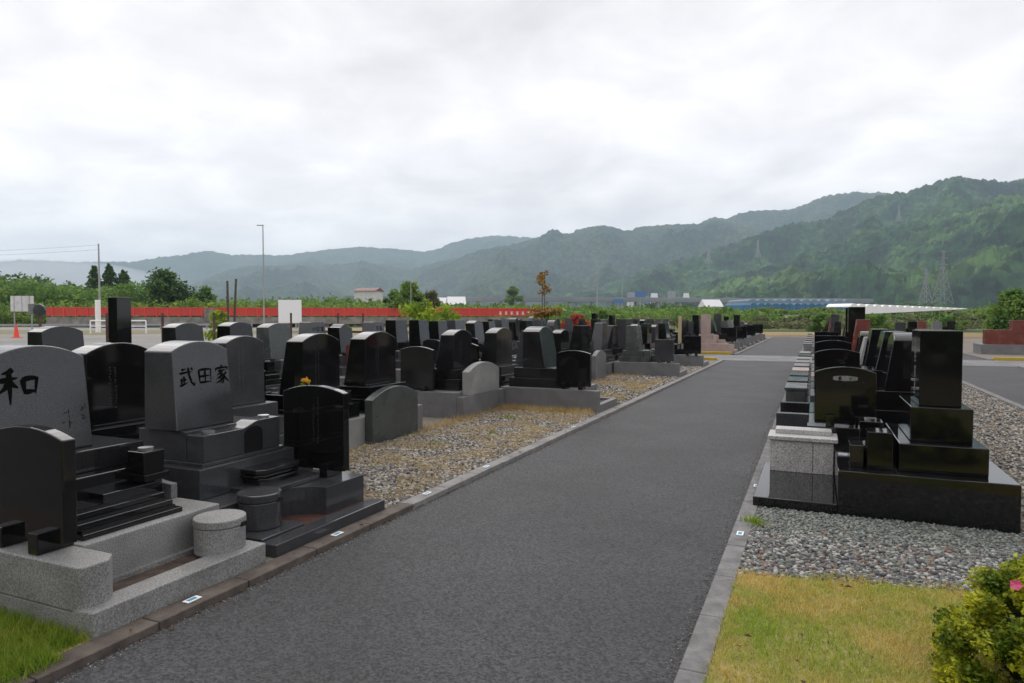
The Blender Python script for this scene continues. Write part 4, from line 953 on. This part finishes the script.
for i, (px, rw) in enumerate([(648,12),(720-51,9)]):
    x, y = at([640,618][i], 170); r = empty('blue_sign', (x,y,0), YAW, ['blue road sign beyond the orchard, right one','blue road sign beyond the orchard, left one'][i], 'sign')
    MB().tube((0,0,0),(0,0,hz([296,302][i],170)),.12,.1,8).build('post','metalpost',r); z = hz([296,302][i],170); MB().box(-1.3,1.3,-.1,-.04,z-.3,z+1.1-.4*i).build('panel','roof_blue',r)
# viaduct in the distance
xa, ya = at(345, 560); xb_, yb_ = at(870, 640); Lv = math.hypot(xb_-xa, yb_-ya)
r = empty('viaduct', (xa,ya,0), math.atan2(yb_-ya, xb_-xa), 'long grey-blue viaduct crossing the valley in the distance', 'viaduct')
M['viaduct'] = mat('viaduct_concrete', (.20,.22,.25), .8, var=(.27,.29,.32), vscale=.03)
zt = hz(299,600); MB().box(0,Lv,-4,4,zt-2.6,zt-.5).build('deck','viaduct',r); MB().box(0,Lv,-4.3,-4,zt-1.2,zt+1.3).build('noise_barrier','viaduct',r)
for k in range(24): MB().box(Lv*(k+.5)/24-1,Lv*(k+.5)/24+1,-2.5,2.5,-1,zt-2.6).build('pier','viaduct',r)
# blue net houses and white tunnels
def netting(px0, px1, R, top, m, label, bays, name, bulge=.25, depth=30, cat='greenhouse'):
    xa, ya = at(px0, R); xb2, yb2 = at(px1, R*1.04); Ln = math.hypot(xb2-xa, yb2-ya); r = empty(name, (xa,ya,-.05), math.atan2(yb2-ya,xb2-xa), label, cat)
    H = hz(top, R); n = bays*8; V = []; Fc = []
    for j, yy in enumerate((0, depth)):
        for i in range(n+1):
            z = H-bulge*H*(1-abs(math.sin(PI*(i/n)*bays)))+random.uniform(-.02,.02)*H; V.append((Ln*i/n, yy, z))
    for i in range(n): Fc.append((i,i+1,n+1+i+1,n+1+i))
    base = len(V)
    for i in range(n+1): V.append((Ln*i/n, -.3, .0))
    for i in range(n): Fc.append((base+i,base+i+1,i+1,i))
    V += [(0,depth,0),(Ln,depth,0)]; a = len(V)-2; Fc += [(base, 0, n+1, a),(base+n, a+1, 2*n+1, n)]
    MB().add(V, Fc).build('cover', m, r)
    p = MB()
    for i in range(bays+1): p.tube((Ln*i/bays,-.4,0),(Ln*i/bays,-.4,H*.8),.12,.12,6)
    p.build('frame_posts','metalpost',r)
netting(750, 850, 420, 303, 'net', 'long orchard covering of blue netting before the mountain', 14, 'net_house', .10)
netting(748, 852, 520, 299, 'net2', 'second pale blue netting rising behind the first', 12, 'net_house', .08)
# white film roof: raised tunnels
def film_tunnels():
    R = 120; xa, ya = at(845, R); xb2, yb2 = at(962, R*1.12); Ln = math.hypot(xb2-xa,yb2-ya)
    r = empty('greenhouse', (xa,ya,0), math.atan2(yb2-ya,xb2-xa), 'white plastic film roof of a fruit tunnel with scalloped top', 'greenhouse')
    z1 = hz(303.5,R); bays = 16; n = bays*10
    for j in range(bays):
        V = []; Fc = []
        for yy in (-1, 4):
            for i in range(11): t = i/10; V.append((Ln*(j+t)/bays, yy, z1*(.86-.004*j)+(z1*.14-.006*j*z1)*math.sin(PI*t)**.6))
        for i in range(10): Fc.append((i,i+1,11+i+1,11+i))
        zb = z1*(.52+.018*j); b0 = len(V); V += [(Ln*j/bays,-1,zb),(Ln*(j+1)/bays,-1,zb+z1*.014)]; Fc.append((b0,b0+1)+tuple(range(11))[::-1])
        MB().add(V, Fc).build('film_bay', 'film', r)
        MB().tube((Ln*j/bays,-.8,0),(Ln*j/bays,-.8,z1*.7),.03,.03,6).build('post','metalpost',r)
film_tunnels()

# pylons
def pylon(px, R, top, bot, label, w=None):
    x, y = at(px, R); H = hz(top,R); zb = hz(bot,R); r = empty('pylon', (x,y,zb), YAW+.4, label, 'pylon', 'lattice pylons below the mountain'); h = H-zb
    th = max(.16, R*.00038); b0 = h*.13; b1 = h*.015
    mb = MB(); lev = [0,.18,.34,.48,.6,.7,.8,.9,1.]
    def c(t): 
        s = b0+(b1-b0)*min(1,t/.72) if t < .72 else b1
        return [Vector((sx*s,sy*s,h*t)) for sx,sy in ((-1,-1),(1,-1),(1,1),(-1,1))]
    for a, b in zip(lev, lev[1:]):
        A, B = c(a), c(b)
        for k in range(4):
            mb.tube(A[k],B[k],th,th,4); mb.tube(A[k],B[(k+1)%4],th*.6,th*.6,4); mb.tube(A[(k+1)%4],B[k],th*.6,th*.6,4); mb.tube(B[k],B[(k+1)%4],th*.6,th*.6,4)
    mb.build('lattice_tower','pylonm',r)
    for t, wd in ((.98,.10),(.86,.14),(.74,.12)):
        MB().tube((-h*wd,0,h*t),(h*wd,0,h*t),th,th,4).tube((-h*wd,0,h*t),(0,0,h*(t+.035)),th*.7,th*.7,4).tube((h*wd,0,h*t),(0,0,h*(t+.035)),th*.7,th*.7,4).build('crossarm','pylonm',r)
M['pylonm'] = mat('pylon_steel', (.20,.21,.22), .5)
pylon(942, 640, 251, 304, 'larger lattice pylon at the foot of the right mountain'); pylon(925, 820, 269, 303, 'smaller lattice pylon left of the larger one')

# ------------------------------------------------------------------ mountains
def ridge(name, tab, Rc, Rb, Rk, m, ncol, nrow, amp, spur, seed, k0=-150, k1=1250, shape=1.15, lump=1.):
    f = lerp(tab); V = []; rows = nrow; back = 14
    for j in range(rows+back+1):
        t = j/rows if j <= rows else 1+(j-rows)/back
        for i in range(ncol+1):
            px = k0+(k1-k0)*i/ncol; d = sight(px, HZ); hd = math.hypot(d.x, d.y); ux, uy = d.x/hd, d.y/hd
            cosA = 1/math.sqrt(1+((px-512)/F)**2)
            Hc = (HZ-f(px))/F*cosA*Rc
            if t <= 1:
                r = Rb+(Rc-Rb)*t; q = t**shape
            else:
                r = Rc+(Rk-Rc)*(t-1); q = max(0, 1-(t-1)**1.3)
            x, y = ux*r, uy*r
            # spurs: long ridges running down from the crest
            p = Vector((x/spur+seed, y/spur, seed)); s1 = 1-abs(noise.noise(p))*3.2; s2 = 1-abs(noise.noise(p*2.3))*3.2; s3 = noise.noise(p*6)
            w = math.sin(PI*min(t,1))**.8 if t <= 1 else 0
            h = Hc*(q+w*amp*(.55*(s1-.55)+.30*(s2-.5)+.12*s3))
            lim = Hc*(r/Rc)*.985 if t < 1 else 1e9
            h = min(h, lim)
            pp = Vector((x/26, y/26, seed)); c1 = noise.noise(pp); c2 = noise.noise(pp*2.7)
            h += lump*(10*c1+9*c2+6*random.random())*min(1,t*6)*min(1., Hc/60+.2)
            V.append((x, y, CAMH*t+max(h,-1) if t > 0 else -3))
    V = np.array(V); nc = ncol+1; ii, jj = np.meshgrid(np.arange(ncol), np.arange(rows+back)); a = (jj*nc+ii).ravel()
    Fc = np.stack([a, a+1, a+nc+1, a+nc], 1)
    return struct(np_mesh(name, V, Fc, m))
def forest(name, d, c, l, s1=.004):
    m = bpy.data.materials.new(name); m.use_nodes = True; nt = m.node_tree; N = nt.nodes; L = nt.links; b = N['Principled BSDF']
    b.inputs['Roughness'].default_value = .9; b.inputs['Specular IOR Level'].default_value = .1
    tc = N.new('ShaderNodeTexCoord')
    n1 = N.new('ShaderNodeTexNoise'); n1.inputs['Scale'].default_value = s1; n1.inputs['Detail'].default_value = 9; n1.inputs['Roughness'].default_value = .7; L.new(tc.outputs['Object'], n1.inputs['Vector'])
    r = N.new('ShaderNodeValToRGB'); e = r.color_ramp.elements; e[0].position = .40; e[0].color = (*d,1); e[1].position = .62; e[1].color = (*l,1); k = e.new(.5); k.color = (*c,1)
    L.new(n1.outputs['Fac'], r.inputs['Fac'])
    v = N.new('ShaderNodeTexVoronoi'); v.inputs['Scale'].default_value = .07; L.new(tc.outputs['Object'], v.inputs['Vector'])
    sp = N.new('ShaderNodeSeparateColor'); L.new(v.outputs['Color'], sp.inputs[0]); mr = N.new('ShaderNodeMapRange'); mr.inputs['To Min'].default_value = .3; mr.inputs['To Max'].default_value = 1.8; L.new(sp.outputs[0], mr.inputs['Value'])
    mx = N.new('ShaderNodeMixRGB'); mx.blend_type = 'MULTIPLY'; mx.inputs['Fac'].default_value = 1; L.new(r.outputs['Color'], mx.inputs['Color1']); L.new(mr.outputs[0], mx.inputs['Color2']); L.new(mx.outputs[0], b.inputs['Base Color'])
    return m
M['forest'] = forest('forest_near', (.004,.013,.008), (.018,.050,.018), (.070,.125,.034))
M['forest2'] = forest('forest_far', (.015,.03,.015), (.03,.05,.02), (.05,.07,.03))
MC = [(480,318),(560,297),(600,288),(640,272),(660,265),(700,255),(740,241),(767,232),(791,224),(821,220.5),(841,212),(868,200),(888,195),(902,193.5),(915,188.5),(929,187),(949,178),(959,178.5),(982,182),(1002,183.5),(1024,180),(1080,172),(1160,182),(1250,200)]
MC0 = [(560,318),(640,300),(700,288),(760,270),(810,255),(860,236),(900,226),(940,219),(969,212),(982,204),(1024,194),(1100,180),(1180,196),(1250,215)]
MB2 = [(380,300),(440,266),(479,251),(520,243),(536,239),(552,230.6),(566,234),(572,232.6),(596,226),(609,227),(629,232.6),(639,228),(659,226),(680,225.5),(700,224),(714,221),(724,222),(740,226),(800,236),(900,250),(1250,280)]
MB3 = [(640,250),(690,228),(713,218),(724,220),(740,214),(761,211),(784,211),(794,209),(824,197),(855,193),(868,193.6),(888,194.6),(940,205),(1250,240)]
MB1 = [(150,300),(180,290),(196,284),(226,271),(249,266.5),(280,266),(315,263),(340,265),(363,261.5),(383,265),(410,270),(440,262),(479,254),(520,250),(600,262),(800,300)]
MA = [(-150,275),(-60,268),(20,260.5),(43,261),(76,263),(100,261.5),(133,262.5),(159,258),(186,255),(209,251),(232,255.5),(252,255),(285,256),(305,253),(340,249),(360,247),(390,249),(423,252),(436,250),(453,243),(473,239),(496,236),(526,238),(539,238),(600,240),(700,250),(900,270),(1250,290)]
ridge('mountain', MC0, 2100, 950, 2900, 'forest', 620, 130, .54, 420, 1.3, 540, 1250, 1.35)
ridge('mountain', MC, 3000, 1500, 3900, 'forest', 620, 120, .54, 560, 5.1, 470, 1250, 1.35)
ridge('mountain', MB2, 4600, 2600, 5600, 'forest2', 420, 80, .6, 800, 8.7, 370, 1250, 1.3)
ridge('mountain', MB3, 5200, 3400, 6200, 'forest2', 300, 50, .4, 800, 3.9, 630, 1250, 1.1)
ridge('mountain', MB1, 5400, 3200, 6400, 'forest2', 420, 70, .6, 800, 2.2, 140, 810, 1.3)
ridge('mountain', MA, 7600, 5200, 8600, 'forest2', 560, 60, .4, 1000, 6.4, -150, 1250, 1.1)

bpy.context.view_layer.update()
hills = [o for o in bpy.data.objects if o.name.startswith('mountain')]
for px, top, bot, lb in [(708,246,263,'faint distant pylon on the wooded slope, leftmost of three'),(757,241,257,'faint distant pylon on the wooded slope, middle of three'),(897,206,221,'faint distant pylon high on the right slope')]:
    d = sight(px, bot).normalized(); best = 1e9
    for o in hills:
        ok, loc, nn, fi = o.ray_cast(Vector((0,0,CAMH)), d)
        if ok: best = min(best, loc.length)
    if best < 9000:
        P_ = Vector((0,0,CAMH))+d*best; pylon(px, P_.dot(_fw)*.996, top, bot+1, lb)
# ------------------------------------------------------------------ air
def haze_box(name, x0, x1, y0, y1, z0, z1, dens, col, label):
    o = MB().box(x0,x1,y0,y1,z0,z1).build(name, mat(name+'_air', (1,1,1)))
    m = o.data.materials[0]; nt = m.node_tree; nt.nodes.clear()
    out = nt.nodes.new('ShaderNodeOutputMaterial'); v = nt.nodes.new('ShaderNodeVolumePrincipled')
    v.inputs['Color'].default_value = (*col,1); v.inputs['Density'].default_value = dens; v.inputs['Anisotropy'].default_value = .0
    nt.links.new(v.outputs[0], out.inputs['Volume']); return tag(o, label, 'haze', kind='stuff')
haze_box('haze', -9300, 5800, -700, 10800, -6, 960, .000120, (.66,.83,1.0), 'pale blue-grey air filling the valley')

def mist(px, R, top, rx, ry, rz, dens, label):
    x, y = at(px, R); bm = bmesh.new(); bmesh.ops.create_icosphere(bm, subdivisions=3, radius=1); me = bpy.data.meshes.new('mist'); bm.to_mesh(me); bm.free()
    o = bpy.data.objects.new('mist', me); C.objects.link(o); o.location = (x,y,top); o.scale = (rx,ry,rz); o.rotation_euler.z = YAW
    m = bpy.data.materials.new('mist_air'); m.use_nodes = True; m.node_tree.nodes.clear(); nt = m.node_tree
    out = nt.nodes.new('ShaderNodeOutputMaterial'); v = nt.nodes.new('ShaderNodeVolumePrincipled'); v.inputs['Color'].default_value = (.93,.95,1,1); v.inputs['Density'].default_value = dens
    nt.links.new(v.outputs[0], out.inputs['Volume']); me.materials.append(m); tag(o, label, 'mist', kind='stuff')
mist(30, 4900, 170, 1100, 500, 260, .0020, 'low white mist lying before the far left mountains')
# planting behind the photographer: it darkens the polished faces that look that way
def back_belt():
    cl = []
    for i in range(330):
        x = random.uniform(-75, 34); y = random.uniform(-16,-10)-max(0,-22-x)*.25+max(0,-50-x)*.9; s = random.uniform(.9,1.5); h = random.uniform(3.2,5.2)
        for k in range(4): cl.append((x+random.uniform(-.5,.5), y+random.uniform(-.5,.5), h*(k+.6)/4, s, s, .8*s))
    tag(foliage('hedge_belt', cl, 'leaf_dark', None, .3, 60), 'belt of dark green trees behind the lawn, mirrored in the polished stones', 'trees', kind='stuff')
back_belt()
for bx_, by_, wh in ((-6.2,-1.5,'farthest'),(-4.9,-1.9,'middle one'),(-3.9,-2.6,'nearest')): azalea(bx_, by_, .6, .55, .6, f'yellow-green azalea mirrored in the near left plaque, {wh} from the path' if wh!='nearest' else 'yellow-green azalea mirrored in the near left plaque, nearest the path', False)
# ------------------------------------------------------------------ sky, sun
w = bpy.data.worlds.new('World'); scene.world = w; w.use_nodes = True; nt = w.node_tree; N = nt.nodes; L = nt.links
bg = N['Background']; bg.inputs['Strength'].default_value = .1
SUN_EL, SUN_AZ = math.radians(48), math.radians(-50)   # azimuth clockwise from +y
sky = N.new('ShaderNodeTexSky'); sky.sky_type = 'NISHITA'; sky.sun_disc = False; sky.sun_elevation = SUN_EL; sky.sun_rotation = SUN_AZ
tc = N.new('ShaderNodeTexCoord'); sx = N.new('ShaderNodeSeparateXYZ'); L.new(tc.outputs['Generated'], sx.inputs[0])
ad = N.new('ShaderNodeMath'); ad.operation = 'ADD'; ad.inputs[1].default_value = .26
mxz = N.new('ShaderNodeMath'); mxz.operation = 'MAXIMUM'; mxz.inputs[1].default_value = 0; L.new(sx.outputs['Z'], mxz.inputs[0]); L.new(mxz.outputs[0], ad.inputs[0])
dx = N.new('ShaderNodeMath'); dx.operation = 'DIVIDE'; dy = N.new('ShaderNodeMath'); dy.operation = 'DIVIDE'
L.new(sx.outputs['X'], dx.inputs[0]); L.new(ad.outputs[0], dx.inputs[1]); L.new(sx.outputs['Y'], dy.inputs[0]); L.new(ad.outputs[0], dy.inputs[1])
cb = N.new('ShaderNodeCombineXYZ'); L.new(dx.outputs[0], cb.inputs[0]); L.new(dy.outputs[0], cb.inputs[1])
def cnoise(scale, detail, rough, dist, off):
    mp = N.new('ShaderNodeMapping'); mp.inputs['Location'].default_value = off; L.new(cb.outputs[0], mp.inputs['Vector'])
    n = N.new('ShaderNodeTexNoise'); n.inputs['Scale'].default_value = scale; n.inputs['Detail'].default_value = detail; n.inputs['Roughness'].default_value = rough; n.inputs['Distortion'].default_value = dist
    L.new(mp.outputs[0], n.inputs['Vector']); return n
n1 = cnoise(2.9, 9, .56, .35, (3.1,1.7,0)); n2 = cnoise(.8, 3, .5, .1, (7.7,2.2,0))
mm = N.new('ShaderNodeMath'); mm.operation = 'MULTIPLY_ADD'; mm.inputs[1].default_value = .6; L.new(n1.outputs['Fac'], mm.inputs[0])
m2 = N.new('ShaderNodeMath'); m2.operation = 'MULTIPLY'; m2.inputs[1].default_value = .4; L.new(n2.outputs['Fac'], m2.inputs[0]); L.new(m2.outputs[0], mm.inputs[2])
rp = N.new('ShaderNodeValToRGB'); e = rp.color_ramp.elements; e[0].position = .36; e[0].color = (.50,.477,.487,1); e[1].position = .60; e[1].color = (.71,.682,.676,1)
k = e.new(.49); k.color = (.605,.58,.582,1); L.new(mm.outputs[0], rp.inputs['Fac'])
sc_ = N.new('ShaderNodeVectorMath'); sc_.operation = 'SCALE'; sc_.inputs['Scale'].default_value = 10.5; L.new(rp.outputs['Color'], sc_.inputs[0])
hz_ = N.new('ShaderNodeMapRange'); hz_.inputs['From Min'].default_value = 0; hz_.inputs['From Max'].default_value = .42; hz_.inputs['To Min'].default_value = 14.2; hz_.inputs['To Max'].default_value = 10.8
L.new(mxz.outputs[0], hz_.inputs['Value']); L.new(hz_.outputs[0], sc_.inputs['Scale'])
mix = N.new('ShaderNodeMixRGB'); mix.inputs['Fac'].default_value = .97; L.new(sky.outputs[0], mix.inputs['Color1']); L.new(sc_.outputs[0], mix.inputs['Color2']); L.new(mix.outputs[0], bg.inputs['Color'])
sun = bpy.data.lights.new('sun', 'SUN'); so = bpy.data.objects.new('sun', sun); C.objects.link(so)
sun.energy = 1.0; sun.angle = math.radians(60); sun.color = (1,.97,.92)
sd = Vector((math.sin(SUN_AZ)*math.cos(SUN_EL), math.cos(SUN_AZ)*math.cos(SUN_EL), math.sin(SUN_EL)))
so.rotation_euler = (-sd).to_track_quat('-Z','Y').to_euler()

scene.view_settings.view_transform = 'Standard'; scene.view_settings.look = 'None'; scene.view_settings.gamma = 1; scene.view_settings.exposure = .70
scene.cycles.max_bounces = 6; scene.cycles.volume_bounces = 1; scene.cycles.transparent_max_bounces = 8
scene.cycles.use_denoising = True
